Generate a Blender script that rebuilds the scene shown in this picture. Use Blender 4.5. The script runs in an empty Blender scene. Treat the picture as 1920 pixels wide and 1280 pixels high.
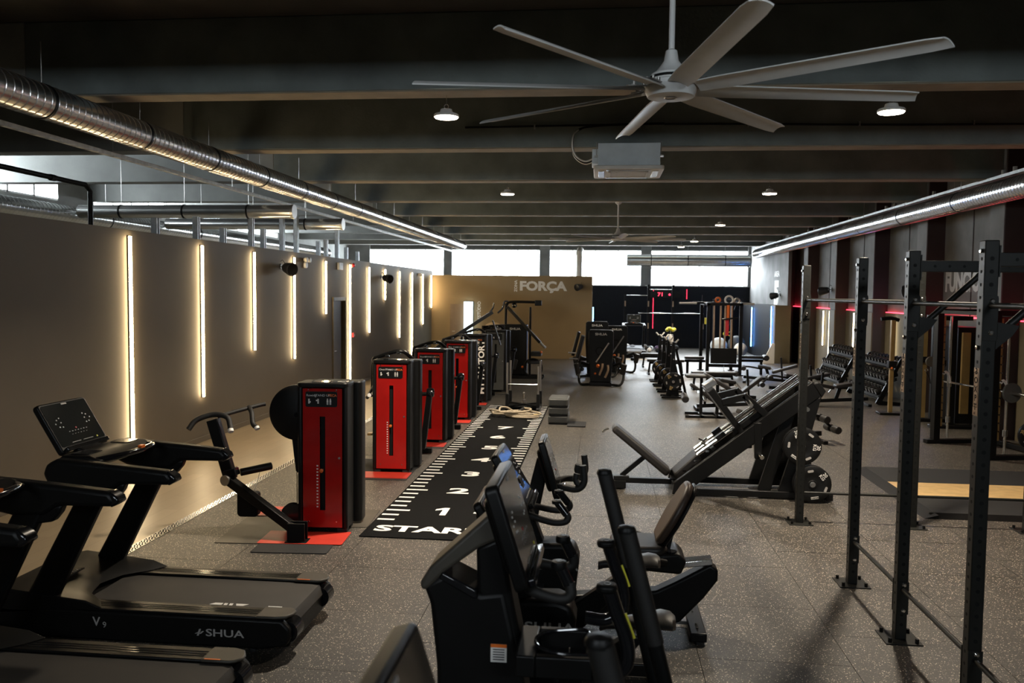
import bpy, math, random
from math import sin, cos, pi, radians
from mathutils import Vector, Matrix, Euler
random.seed(7)
scn = bpy.context.scene
COL = scn.collection
# ---------------------------------------------------------------- camera
cam_d = bpy.data.cameras.new('camera'); cam = bpy.data.objects.new('camera', cam_d); COL.objects.link(cam)
FPX, HC = 1570.0, 2.52
Yc = Vector((167, 90, FPX)).normalized()
Xc = Vector((14889, -253, -FPX)); Xc = (Xc - Xc.dot(Yc)*Yc).normalized()
Zc = Xc.cross(Yc)
if Zc[1] < 0: Zc = -Zc
R_ = Vector((Xc[0], Yc[0], Zc[0])); U_ = Vector((Xc[1], Yc[1], Zc[1])); F_ = Vector((Xc[2], Yc[2], Zc[2]))
cam.matrix_world = Matrix(((R_.x, U_.x, -F_.x, 0), (R_.y, U_.y, -F_.y, 0), (R_.z, U_.z, -F_.z, HC), (0, 0, 0, 1)))
cam_d.sensor_width = 36; cam_d.lens = 36*FPX/1920; cam_d.clip_start = .05; cam_d.clip_end = 200
cam_d.dof.use_dof = True; cam_d.dof.focus_distance = 8.5; cam_d.dof.aperture_fstop = 3.2
scn.camera = cam
# ---------------------------------------------------------------- world, exposure
w = bpy.data.worlds.new('world'); scn.world = w; w.use_nodes = True
bg = w.node_tree.nodes['Background']; bg.inputs[0].default_value = (.72, .84, 1, 1); bg.inputs[1].default_value = 1.0
vs = scn.view_settings; vs.view_transform = 'Standard'; vs.look = 'None'; vs.gamma = 1; vs.use_curve_mapping = False
vs.exposure = 0.15
cy = scn.cycles; cy.use_denoising = True; cy.max_bounces = 6; cy.diffuse_bounces = 4; cy.glossy_bounces = 3
cy.use_adaptive_sampling = True; cy.adaptive_threshold = .02; cy.sample_clamp_indirect = 6; cy.caustics_reflective = False; cy.caustics_refractive = False
LAMP_W, LED_E, WIN_E = 165, 42.0, 24.0
# ---------------------------------------------------------------- materials
MAT = {}
def nd(nt, t, **kw):
    n = nt.nodes.new(t)
    for k, v in kw.items():
        if k.startswith('i'): n.inputs[int(k[1:])].default_value = v
        else: setattr(n, k, v)
    return n
def M(name, col, rough=.5, metal=0, var=.12, scale=6, bump=0, bscale=60, emit=None, es=0, coat=0, spec=None):
    m = bpy.data.materials.new(name); m.use_nodes = True; nt = m.node_tree; b = nt.nodes['Principled BSDF']
    b.inputs['Roughness'].default_value = rough; b.inputs['Metallic'].default_value = metal
    if coat: b.inputs['Coat Weight'].default_value = coat; b.inputs['Coat Roughness'].default_value = .08
    if spec is not None: b.inputs['Specular IOR Level'].default_value = spec
    g = nd(nt, 'ShaderNodeNewGeometry')
    n = nd(nt, 'ShaderNodeTexNoise'); n.inputs['Scale'].default_value = scale; n.inputs['Detail'].default_value = 4
    nt.links.new(g.outputs['Position'], n.inputs['Vector'])
    r = nd(nt, 'ShaderNodeMapRange'); r.inputs[1].default_value = .3; r.inputs[2].default_value = .7
    r.inputs[3].default_value = 1-var; r.inputs[4].default_value = 1+var
    nt.links.new(n.outputs[0], r.inputs[0])
    mx = nd(nt, 'ShaderNodeMix', data_type='RGBA', blend_type='MULTIPLY'); mx.inputs[0].default_value = 1
    mx.inputs[6].default_value = (*col, 1); nt.links.new(r.outputs[0], mx.inputs[7])
    nt.links.new(mx.outputs[2], b.inputs['Base Color'])
    if bump:
        n2 = nd(nt, 'ShaderNodeTexNoise'); n2.inputs['Scale'].default_value = bscale; n2.inputs['Detail'].default_value = 3
        nt.links.new(g.outputs['Position'], n2.inputs['Vector'])
        bp = nd(nt, 'ShaderNodeBump'); bp.inputs['Strength'].default_value = bump; bp.inputs['Distance'].default_value = .01
        nt.links.new(n2.outputs[0], bp.inputs['Height']); nt.links.new(bp.outputs[0], b.inputs['Normal'])
    if emit: b.inputs['Emission Color'].default_value = (*emit, 1); b.inputs['Emission Strength'].default_value = es
    MAT[name] = m; return m
M('black_plastic', (.006, .0058, .0055), .42, var=.1, bump=.05, bscale=400, spec=.24)
M('black_gloss', (.008, .008, .009), .12, var=.05)
M('black_metal', (.006, .006, .006), .36, var=.15, bump=.03, bscale=300, spec=.22)
M('rig_metal', (.014, .014, .012), .42, var=.15, bump=.05, bscale=350, spec=.28)
M('rubber_black', (.012, .012, .012), .75, bump=.2, bscale=300)
M('padding', (.012, .010, .009), .45, var=.1, bump=.08, bscale=250)
M('foam_grip', (.009, .008, .007), .6, bump=.2, bscale=500)
M('brown_pad', (.055, .035, .024), .45, var=.15, bump=.05, bscale=200)
M('belt', (.030, .026, .022), .7, var=.1, bump=.1, bscale=500)
M('hole_black', (.001, .001, .001), .9)
M('screen', (.012, .014, .014), .12, var=.05, coat=.3)
M('red_gloss', (.42, .012, .010), .16, var=.08, coat=.5)
M('red_mat', (.50, .035, .020), .45, var=.1)
M('dark_mat', (.060, .052, .040), .5, var=.15)
M('chrome', (.75, .74, .72), .16, metal=1, var=.05)
M('steel', (.45, .44, .42), .35, metal=1, var=.1)
M('white_paint', (.78, .76, .72), .5, var=.05)
M('fan_white', (.82, .82, .80), .45, var=.05)
M('ac_white', (.74, .71, .64), .5, var=.05)
M('ac_body', (.62, .68, .70), .45, metal=.0, var=.08)
M('white_print', (.80, .78, .74), .6, var=.03)
M('grey_print', (.70, .70, .69), .6, var=.03)
M('silver_print', (.42, .40, .38), .4, var=.03)
M('yellow_print', (.60, .42, .16), .6)
M('yellow_strip', (.65, .60, .05), .4)
M('orange', (.75, .16, .02), .4)
M('taupe', (.165, .137, .098), .7, var=.05, scale=1.2, bump=.05, bscale=120)
M('ochre_wall', (.30, .215, .115), .72, var=.06, scale=1.2, bump=.05, bscale=120)
M('concrete_dark', (.085, .083, .078), .8, var=.22, scale=1.6, bump=.25, bscale=30)
M('concrete_beam', (.19, .215, .205), .8, var=.22, scale=1.8, bump=.25, bscale=30)
M('soffit_warm_lit', (.30, .25, .18), .8, var=.18, scale=3, bump=.3, bscale=40)  # warm LED light on the beam undersides put into the colour
M('concrete_pale', (.34, .35, .33), .8, var=.15, scale=1.5, bump=.2, bscale=30)
M('grey_panel', (.18, .178, .172), .75, var=.3, scale=1.3, bump=.12, bscale=25)
M('pilaster', (.036, .024, .021), .7, var=.15, scale=2)  # near-face shade and red LED glow put into the base colour
M('wainscot', (.120, .094, .050), .65, var=.1, scale=2)
M('black_wall', (.005, .006, .009), .6, var=.15, spec=.2)
M('speaker_black', (.013, .013, .015), .5)
M('wood', (.74, .50, .22), .4, var=.12, scale=9)
M('rope', (.42, .35, .25), .9, var=.25, scale=60, bump=.5, bscale=150)
M('step_grey', (.070, .072, .068), .6, var=.1)
M('purple', (.16, .08, .22), .5)
M('red_plain', (.50, .02, .03), .5)
M('peach', (.62, .45, .27), .6, var=.03)
M('door_paint', (.20, .135, .085), .55, var=.05)
M('door_frame', (.10, .075, .035), .5)
M('plate_rubber', (.007, .007, .007), .45, var=.1, spec=.25)
M('gold_strip', (.60, .48, .28), .35, metal=.5)
M('brass_plate', (.42, .30, .20), .35, metal=.6, var=.15, scale=30)
M('ochre_metal', (.36, .24, .09), .35, metal=.4, var=.1)
M('stud_zinc', (.72, .76, .78), .4, metal=.35, var=.15, scale=12)
LEDC = (1, .76, .44)
M('led_warm', (.9, .85, .7), .5, emit=LEDC, es=LED_E)
M('led_warm_side', (.9, .85, .7), .5, emit=(1, .80, .46), es=12)
M('led_blue', (.3, .5, .9), .5, emit=(.10, .35, 1), es=30)
M('led_red', (.9, .1, .1), .5, emit=(1, .03, .06), es=7)
M('lamp_lens', (.9, .9, .85), .5, emit=(1, .86, .66), es=28)
M('window_glow', (.9, .9, .95), .5, emit=(.84, .93, 1), es=WIN_E)
M('sign_glow', (.9, .9, .95), .5, emit=(.72, .95, 1), es=4)
M('red_digit', (.9, .1, .1), .5, emit=(1, .03, .08), es=3)
def floor_mat(name, base, speck, amount, rough=.62, seam=False):
    m = M(name, base, rough, var=.22, scale=1.1, bump=.35, bscale=220)
    nt = m.node_tree; b = nt.nodes['Principled BSDF']; src = b.inputs['Base Color'].links[0].from_socket
    g = nd(nt, 'ShaderNodeNewGeometry')
    prev = src
    for sc_, thr, cl in ((100, amount, speck), (180, amount*.9, tuple(c*.55 for c in speck))):
        v = nd(nt, 'ShaderNodeTexVoronoi'); v.inputs['Scale'].default_value = sc_
        nt.links.new(g.outputs['Position'], v.inputs['Vector'])
        sx = nd(nt, 'ShaderNodeSeparateColor'); nt.links.new(v.outputs['Color'], sx.inputs[0])
        c1 = nd(nt, 'ShaderNodeMath', operation='LESS_THAN'); c1.inputs[1].default_value = thr; nt.links.new(sx.outputs[0], c1.inputs[0])
        c2 = nd(nt, 'ShaderNodeMath', operation='LESS_THAN'); c2.inputs[1].default_value = .38; nt.links.new(v.outputs['Distance'], c2.inputs[0])
        ml = nd(nt, 'ShaderNodeMath', operation='MULTIPLY'); nt.links.new(c1.outputs[0], ml.inputs[0]); nt.links.new(c2.outputs[0], ml.inputs[1])
        mx = nd(nt, 'ShaderNodeMix', data_type='RGBA'); nt.links.new(ml.outputs[0], mx.inputs[0]); nt.links.new(prev, mx.inputs[6])
        mx.inputs[7].default_value = (*cl, 1); prev = mx.outputs[2]
    nt.links.new(prev, b.inputs['Base Color']); return m
floor_mat('rubber_floor', (.052, .047, .040), (.85, .74, .58), .13, .43)
M('turf', (.010, .010, .010), .95, var=.3, scale=200, bump=1.0, bscale=500, spec=.1)
m = M('vinyl_floor', (.36, .28, .18), .38, var=.06, scale=1)
nt = m.node_tree; b = nt.nodes['Principled BSDF']; src = b.inputs['Base Color'].links[0].from_socket
g = nd(nt, 'ShaderNodeNewGeometry'); mp = nd(nt, 'ShaderNodeMapping'); mp.inputs['Rotation'].default_value = (0, 0, pi/2)
nt.links.new(g.outputs['Position'], mp.inputs[0])
br = nd(nt, 'ShaderNodeTexBrick'); br.inputs['Color1'].default_value = (1, 1, 1, 1); br.inputs['Color2'].default_value = (.88, .87, .85, 1); br.inputs['Mortar'].default_value = (.75, .74, .72, 1)
br.inputs['Scale'].default_value = 1; br.inputs['Brick Width'].default_value = 1.2; br.inputs['Row Height'].default_value = .19; br.inputs['Mortar Size'].default_value = .003
nt.links.new(mp.outputs[0], br.inputs['Vector'])
mx = nd(nt, 'ShaderNodeMix', data_type='RGBA', blend_type='MULTIPLY'); mx.inputs[0].default_value = 1
nt.links.new(src, mx.inputs[6]); nt.links.new(br.outputs[0], mx.inputs[7]); nt.links.new(mx.outputs[2], b.inputs['Base Color'])
def duct_mat(name, axis):
    m = M(name, (.76, .77, .76), .24, metal=.95, var=.08, scale=3)
    nt = m.node_tree; b = nt.nodes['Principled BSDF']
    g = nd(nt, 'ShaderNodeNewGeometry'); wv = nd(nt, 'ShaderNodeTexWave', wave_type='BANDS', bands_direction=axis, wave_profile='SAW')
    wv.inputs['Scale'].default_value = 3.0; nt.links.new(g.outputs['Position'], wv.inputs['Vector'])
    bp = nd(nt, 'ShaderNodeBump'); bp.inputs['Strength'].default_value = .15; bp.inputs['Distance'].default_value = .01
    nt.links.new(wv.outputs[0], bp.inputs['Height']); nt.links.new(bp.outputs[0], b.inputs['Normal'])
duct_mat('duct_y', 'Y'); duct_mat('duct_x', 'X')
# ---------------------------------------------------------------- shapes: each returns (verts, faces)
def box(cx, cy, cz, sx, sy, sz, r=None):
    v = [Vector((x*sx/2, y*sy/2, z*sz/2)) for x in (-1, 1) for y in (-1, 1) for z in (-1, 1)]
    if r: e = Euler([radians(a) for a in r]).to_matrix(); v = [e @ p for p in v]
    c = Vector((cx, cy, cz)); v = [p + c for p in v]
    return v, [(0, 1, 3, 2), (4, 6, 7, 5), (0, 4, 5, 1), (2, 3, 7, 6), (0, 2, 6, 4), (1, 5, 7, 3)]
def bb(x0, x1, y0, y1, z0, z1): return box((x0+x1)/2, (y0+y1)/2, (z0+z1)/2, abs(x1-x0), abs(y1-y0), abs(z1-z0))
def frame_of(d):
    d = d.normalized(); a = Vector((0, 0, 1)) if abs(d.z) < .95 else Vector((1, 0, 0))
    u = d.cross(a).normalized(); return u, d.cross(u).normalized()
def cyl(p0, p1, r, n=16, r2=None, cap=True):
    p0, p1 = Vector(p0), Vector(p1); u, v = frame_of(p1-p0); r2 = r if r2 is None else r2
    vs_ = [p0 + (u*cos(2*pi*i/n) + v*sin(2*pi*i/n))*r for i in range(n)] + [p1 + (u*cos(2*pi*i/n) + v*sin(2*pi*i/n))*r2 for i in range(n)]
    f = [(i, (i+1) % n, n+(i+1) % n, n+i) for i in range(n)]
    if cap: f += [tuple(range(n-1, -1, -1)), tuple(range(n, 2*n))]
    return vs_, f
def bar(p0, p1, wx, wz, up=(0, 0, 1)):
    p0, p1 = Vector(p0), Vector(p1); d = (p1-p0).normalized(); up = Vector(up)
    if abs(d.dot(up)) > .97: up = Vector((0, 1, 0))
    s = d.cross(up).normalized(); t = s.cross(d).normalized()
    v = [p + s*a*wx/2 + t*b_*wz/2 for p in (p0, p1) for a, b_ in ((-1, -1), (1, -1), (1, 1), (-1, 1))]
    return v, [(3, 2, 1, 0), (4, 5, 6, 7), (0, 1, 5, 4), (1, 2, 6, 5), (2, 3, 7, 6), (3, 0, 4, 7)]
def curve_pts(pts, k=6):
    P = [Vector(p) for p in pts]; P = [P[0]*2-P[1]] + P + [P[-1]*2-P[-2]]; out = []
    for i in range(1, len(P)-2):
        for j in range(k):
            t = j/k; a, b_, c, d = P[i-1], P[i], P[i+1], P[i+2]
            out.append(.5*((2*b_) + (c-a)*t + (2*a-5*b_+4*c-d)*t*t + (3*b_-a-3*c+d)*t**3))
    return out + [P[-2]]
def tube(pts, r, n=10, smooth=True, k=6, rf=None):
    P = curve_pts(pts, k) if smooth and len(pts) > 2 else [Vector(p) for p in pts]
    vs_, f = [], []; u = None
    for i, p in enumerate(P):
        d = (P[min(i+1, len(P)-1)] - P[max(i-1, 0)]).normalized()
        if u is None: u, _ = frame_of(d)
        u = (u - d*u.dot(d)).normalized(); v = d.cross(u)
        rr = r if rf is None else r*rf(i/(len(P)-1))
        vs_ += [p + (u*cos(2*pi*j/n) + v*sin(2*pi*j/n))*rr for j in range(n)]
    for i in range(len(P)-1):
        f += [(i*n+j, i*n+(j+1) % n, (i+1)*n+(j+1) % n, (i+1)*n+j) for j in range(n)]
    f += [tuple(range(n-1, -1, -1)), tuple(range((len(P)-1)*n, len(P)*n))]
    return vs_, f
def prism(poly, ax, a0, a1):
    mk = {'x': lambda p, a: Vector((a, p[0], p[1])), 'y': lambda p, a: Vector((p[0], a, p[1])), 'z': lambda p, a: Vector((p[0], p[1], a))}[ax]
    n = len(poly); v = [mk(p, a0) for p in poly] + [mk(p, a1) for p in poly]
    return v, [tuple(range(n-1, -1, -1)), tuple(range(n, 2*n))] + [(i, (i+1) % n, n+(i+1) % n, n+i) for i in range(n)]
def rrect(x0, x1, y0, y1, r, k=4):
    o = []
    for cx, cy_, a in ((x1-r, y1-r, 0), (x0+r, y1-r, 90), (x0+r, y0+r, 180), (x1-r, y0+r, 270)):
        o += [(cx+r*cos(radians(a+90*i/k)), cy_+r*sin(radians(a+90*i/k))) for i in range(k+1)]
    return o
def lathe(prof, c, ax='z', n=24):
    v, f = [], []; c = Vector(c)
    for r, h in prof:
        for j in range(n):
            a, b_ = r*cos(2*pi*j/n), r*sin(2*pi*j/n)
            v.append(c + {'z': Vector((a, b_, h)), 'y': Vector((a, h, b_)), 'x': Vector((h, a, b_))}[ax])
    for i in range(len(prof)-1): f += [(i*n+j, i*n+(j+1) % n, (i+1)*n+(j+1) % n, (i+1)*n+j) for j in range(n)]
    f += [tuple(range(n-1, -1, -1)), tuple(range((len(prof)-1)*n, len(prof)*n))]
    return v, f
def ball(c, r, n=14, sz=1):
    return lathe([(max(r*sin(pi*i/8), .001), -r*cos(pi*i/8)*sz) for i in range(9)], c, 'z', n)
def ring(c, R, r, ax='y', n=28, k=8):
    v, f = [], []; c = Vector(c)
    for i in range(n):
        for j in range(k):
            q = R + r*cos(2*pi*j/k); h = r*sin(2*pi*j/k); a, b_ = q*cos(2*pi*i/n), q*sin(2*pi*i/n)
            v.append(c + {'z': Vector((a, b_, h)), 'y': Vector((a, h, b_)), 'x': Vector((h, a, b_))}[ax])
    for i in range(n): f += [(i*k+j, i*k+(j+1) % k, ((i+1) % n)*k+(j+1) % k, ((i+1) % n)*k+j) for j in range(k)]
    return v, f
def tf(sh, loc=(0, 0, 0), r=(0, 0, 0), s=1):
    m = Matrix.Translation(loc) @ Euler([radians(a) for a in r]).to_matrix().to_4x4() @ Matrix.Scale(s, 4)
    return [m @ Vector(p) for p in sh[0]], sh[1]
SPLIT = {'floor_plate', 'seat_frame', 'cross_beam', 'coupling', 'grip_end', 'foot_bolt', 'bolt', 'bar_flange', 'foot', 'counterweight', 'safety_stud', 'post_label', 'coupler', 'selector_knob', 'clip', 'levelling_foot', 'rope_end', 'top_peg', 'pull_up_grip', 'guide_rod', 'pull_up_bar', 'bar_sleeve', 'wood_plank', 'louvre', 'floor_plate', 'hook', 'lever_link', 'flower', 'pole', 'handle', 'beam_flange', 'pulley'}
STUFF = {'key_print', 'weight_numbers', 'screw', 'pictogram', 'label_text', 'pad_bolt', 'belt_print', 'anchor_bolt', 'plate_frame', 'plate_screw', 'rail_groove', 'grille', 'weight_stack', 'stem', 'air_grille'}
def O(name, mat, parent, *shapes, bevel=0, kind=None, seg=2, flat=False):
    if len(shapes) > 1 and name in SPLIT: return [O(name, mat, parent, s, bevel=bevel, kind=kind, seg=seg, flat=flat) for s in shapes][0]
    if name in STUFF: kind = 'stuff'
    V, F = [], []
    for v, f in shapes:
        n = len(V); V += [tuple(p) for p in v]; F += [tuple(i+n for i in q) for q in f]
    me = bpy.data.meshes.new(name); me.from_pydata(V, [], F)
    import bmesh
    bm = bmesh.new(); bm.from_mesh(me); bmesh.ops.recalc_face_normals(bm, faces=bm.faces); bm.to_mesh(me); bm.free()
    me.materials.append(MAT[mat])
    if not flat:
        me.polygons.foreach_set('use_smooth', [True]*len(me.polygons)); me.set_sharp_from_angle(angle=radians(38))
    o = bpy.data.objects.new(name, me); COL.objects.link(o); o.parent = parent
    if bevel:
        b = o.modifiers.new('bevel', 'BEVEL'); b.width = bevel; b.segments = seg; b.limit_method = 'ANGLE'; b.angle_limit = radians(40)
    if kind: o['kind'] = kind
    return o
def tag(o, label, cat, group=None):
    o['label'] = label; o['category'] = cat
    if group: o['group'] = group
    return o
def thing(name, label, cat, loc=(0, 0, 0), rz=0, group=None):
    o = bpy.data.objects.new(name, None); COL.objects.link(o); o.empty_display_size = .1
    o.location = loc; o.rotation_euler = (0, 0, radians(rz)); return tag(o, label, cat, group)
def dup(root, loc, rz=None, label=None):
    def cp(o, par):
        c = o.copy(); COL.objects.link(c); c.parent = par
        for ch in o.children: cp(ch, c)
        return c
    r = cp(root, None); r.location = loc
    if rz is not None: r.rotation_euler = (0, 0, radians(rz))
    if label: r['label'] = label
    return r
def text(name, s, mat, parent, loc, rot, size, sx=1, bold=0, ext=.001, align='CENTER', kind=None):
    c = bpy.data.curves.new(name, 'FONT'); c.body = s; c.size = size; c.extrude = ext; c.offset = bold; c.align_x = align; c.align_y = 'CENTER'
    c.materials.append(MAT[mat]); c.resolution_u = 3
    o = bpy.data.objects.new(name, c); COL.objects.link(o); o.parent = parent
    o.location = loc; o.rotation_euler = [radians(a) for a in rot]; o.scale = (sx, 1, 1)
    if kind: o['kind'] = kind
    return o
def text_to_mesh():
    dg = bpy.context.evaluated_depsgraph_get(); dg.update(); done = {}
    for o in [q for q in COL.objects if q.type == 'FONT']:
        if o.data.name not in done:
            me = bpy.data.meshes.new_from_object(o.evaluated_get(dg)); me.name = 'lettering'; mt = o.data.materials[0]
            me.materials.clear(); me.materials.append(mt); done[o.data.name] = me
        n = bpy.data.objects.new('lettering', done[o.data.name]); COL.objects.link(n); n.parent = o.parent
        n.location, n.rotation_euler, n.scale = o.location, o.rotation_euler, o.scale
        bpy.data.objects.remove(o)
ORD = ['first', 'second', 'third', 'fourth', 'fifth', 'sixth', 'seventh', 'eighth', 'ninth', 'tenth', 'eleventh', 'twelfth']
FACE_CAM, FACE_LEFT, FLAT, FACE_RIGHT = (90, 0, 0), (90, 0, -90), (0, 0, 0), (90, 0, 90)
def struct(o): o['kind'] = 'structure'; return o
# ================================================================= THE SETTING
floor = struct(O('floor', 'rubber_floor', None, bb(-4.43, 7.4, 14.74, 40.2, -.12, 0), bb(-4.43, 7.4, -3.2, 14.74, -.12, -.012)))
tile_me = None; T = 1.03
for ci in range(11):
    x0 = -4.43 + ci*T; off = 5.79 if ci % 2 == 1 else 5.79+T/2
    yk = off - 3*T
    while yk + T <= 14.75:
        if tile_me is None:
            t0 = O('tile', 'rubber_floor', floor, bb(-T/2+.0022, T/2-.0022, -T/2+.0022, T/2-.0022, -.012, 0), flat=True); tile_me = t0.data
            o = t0
        else:
            o = bpy.data.objects.new('tile', tile_me); COL.objects.link(o); o.parent = floor
        o.location = (x0+T/2, yk+T/2, random.uniform(0, .0012)); yk += T
for ci in range(11):
    x0 = -4.43 + ci*T; off = 5.79 if ci % 2 == 1 else 5.79+T/2
    n = int((14.75-(off-3*T))//T); yend = off-3*T+n*T
    if 14.74-yend > .02: O('tile', 'rubber_floor', floor, bb(x0+.002, x0+T-.002, yend+.002, 14.738, -.012, 0), flat=True)
struct(O('floor', 'vinyl_floor', None, bb(-6.6, -4.53, -3.2, 32.1, -.12, 0)))
struct(O('floor', 'vinyl_floor', None, bb(-12.5, -6.6, -3.2, 40.2, -.12, 0), bb(-6.6, -4.43, 32.1, 40.2, -.12, 0)))
trim = struct(O('trim_1', 'steel', None, bb(-4.535, -4.425, -3, 32, -.02, .005)))
bumps = []
yy = 4.4
while yy < 30:
    for q in range(3):
        x = -4.51 + q*.03 + (.008 if int(yy/.045) % 2 else 0); s = .011
        bumps.append(([Vector((x-s, yy, .005)), Vector((x, yy-s, .005)), Vector((x+s, yy, .005)), Vector((x, yy+s, .005)), Vector((x, yy, .016))], [(0, 1, 4), (1, 2, 4), (2, 3, 4), (3, 0, 4)]))
    yy += .045
O('tread_studs', 'chrome', trim, *bumps, kind='stuff')
struct(O('trim_2', 'gold_strip', None, bb(-.3, 3.2, 32.3, 32.5, 0, .012)))
# taupe wall with the light tubes
WX = -6.53
wl = struct(O('wall_left', 'taupe', None, bb(WX-.12, WX, -3, 19.98, 0, 3.33), bb(WX-.12, WX, 20.92, 32.1, 0, 3.33), bb(WX-.12, WX, 19.98, 20.92, 2.3, 3.33)))
struct(O('baseboard_left', 'taupe', None, bb(WX, WX+.018, -3, 19.9, 0, .09), bb(WX, WX+.018, 21, 32, 0, .09), bevel=.004))
d1 = struct(O('door_1', 'door_frame', None, bb(WX-.14, WX+.03, 19.92, 20.0, 0, 2.33), bb(WX-.14, WX+.03, 20.9, 20.98, 0, 2.33), bb(WX-.14, WX+.03, 19.92, 20.98, 2.27, 2.36), bevel=.004))
O('door_leaf', 'door_frame', d1, bb(WX-.10, WX-.055, 20.0, 20.9, .01, 2.27)); O('door_handle', 'steel', d1, cyl((WX-.055, 20.1, 1.02), (WX, 20.1, 1.02), .01), cyl((WX-.005, 20.1, 1.02), (WX-.005, 20.24, 1.02), .01))
# metal studs standing on the wall
for px_, top in ((256, 402), (340, 401), (394, 423), (451, 400), (475, 425), (513, 404), (541, 400), (622, 421), (600, 447), (585, 450), (640, 462), (662, 470)):
    Yp = 6.6/(1127-px_)*FPX; hz = 550-.0108*(1127-px_); zt = 2.52+(hz-top)/FPX*Yp
    s = .045
    O('stud', 'stud_zinc', wl, bb(WX-.12, WX-.03, Yp-s, Yp-s+.006, 3.33, zt), bb(WX-.12, WX-.114, Yp-s, Yp+s, 3.33, zt), bb(WX-.12, WX-.03, Yp+s-.006, Yp+s, 3.33, zt), bb(WX-.036, WX-.03, Yp-s, Yp-s+.02, 3.33, zt), bb(WX-.036, WX-.03, Yp+s-.02, Yp+s, 3.33, zt))
# outer side wall with clerestory windows
SX = -12.3
wo = struct(O('wall_outer', 'concrete_pale', None, bb(SX-.2, SX, -3, 40.2, 0, 4.49), bb(SX-.2, SX, -3, 12.2, 4.49, 5.6), bb(SX-.2, SX, 18.0, 19.3, 4.49, 5.6), bb(SX-.2, SX, 23.5, 25, 4.49, 5.6), bb(SX-.2, SX, 31, 40.2, 4.49, 5.6)))
wn = 0
def window(y0, y1, x0, x1, z0, z1, n, side):
    global wn; wn += 1
    if side:
        fr = [bb(x0-.08, x0, y0, y1, z0, z0+.04), bb(x0-.08, x0, y0, y1, z1-.04, z1)] + [bb(x0-.08, x0, y0+(y1-y0)*i/n-.03, y0+(y1-y0)*i/n+.03, z0, z1) for i in range(n+1)]
    else:
        fr = [bb(x0, x1, y0, y0+.08, z0, z0+.05), bb(x0, x1, y0, y0+.08, z1-.05, z1)] + [bb(x0+(x1-x0)*i/n-.02, x0+(x1-x0)*i/n+.02, y0, y0+.08, z0, z1) for i in range(n+1)]
    f = struct(O('window_%d' % wn, 'steel', None, *fr))
    for i in range(n):
        if side: O('pane', 'window_glow', f, bb(x0-.06, x0-.04, y0+(y1-y0)*i/n, y0+(y1-y0)*(i+1)/n, z0, z1))
        else: O('pane', 'window_glow', f, bb(x0+(x1-x0)*i/n, x0+(x1-x0)*(i+1)/n, y0+.04, y0+.06, z0, z1))
window(12.2, 18.0, SX, SX, 4.49, 5.2, 7, True); window(19.3, 23.5, SX, SX, 4.49, 5.2, 5, True); window(25, 31, SX, SX, 4.49, 5.2, 5, True)
O('wall_head', 'concrete_pale', wo, bb(SX-.2, SX, 12.2, 31, 5.2, 5.6))
# far wall with its window band
FY = 40
wf = struct(O('wall_far', 'black_wall', None, bb(-12.5, 7.6, FY, FY+.25, 0, 2.88)))
for x0, x1 in ((-12.5, -11.2), (-7.57, -7.16), (-2.93, -2.45), (1.85, 2.32), (6.75, 7.6)): O('window_pier', 'grey_panel', wf, bb(x0, x1, FY-.12, FY+.25, 2.88, 5.4))
O('wall_head', 'concrete_dark', wf, bb(-12.5, 7.6, FY, FY+.25, 4.58, 5.6))
for x0, x1 in ((-11.2, -7.57), (-7.16, -2.93), (-2.45, 1.85), (2.32, 6.75)): window(FY, FY, x0, x1, 2.88, 4.58, 4, False)
# ochre partition
PY = 32
wb = struct(O('wall_back', 'ochre_wall', None, bb(-6.53, -.33, PY, PY+.13, 0, 3.17)))
text('lettering', 'FORÇA', 'white_print', wb, (-2.22, PY-.004, 2.76), FACE_CAM, .47, 1.16, .022)
text('lettering', 'ZONA', 'white_print', wb, (-3.25, PY-.004, 2.77), (90, -90, 0), .15, 1.0, .005)
text('lettering', 'ESTÚDIO', 'white_print', wb, (-4.66, PY-.004, 1.82), (90, -90, 0), .17, 1.0, .004)
O('painted_half_disc', 'peach', wb, prism([(-4.1+.46*cos(a*pi/20), .95+.42*sin(a*pi/20)) for a in range(21)], 'y', PY-.003, PY+.01))
d2 = struct(O('door_2', 'door_paint', None, bb(-5.8, -5.02, PY-.02, PY-.002, 0, 2.06), bevel=.004))
O('door_handle', 'steel', d2, cyl((-5.7, PY-.06, 1.0), (-5.6, PY-.06, 1.0), .012), cyl((-5.7, PY-.06, 1.0), (-5.7, PY-.02, 1.0), .01))
o = thing('light_sign', 'white glowing upright sign box beside the studio door', 'sign', (-5.07, PY-.1, 0))
O('diffuser', 'sign_glow', o, bb(-.17, .17, -.05, .05, .3, 2.15), bevel=.01); O('back_box', 'black_metal', o, bb(-.18, .18, .05, .09, .28, 2.17))
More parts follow.
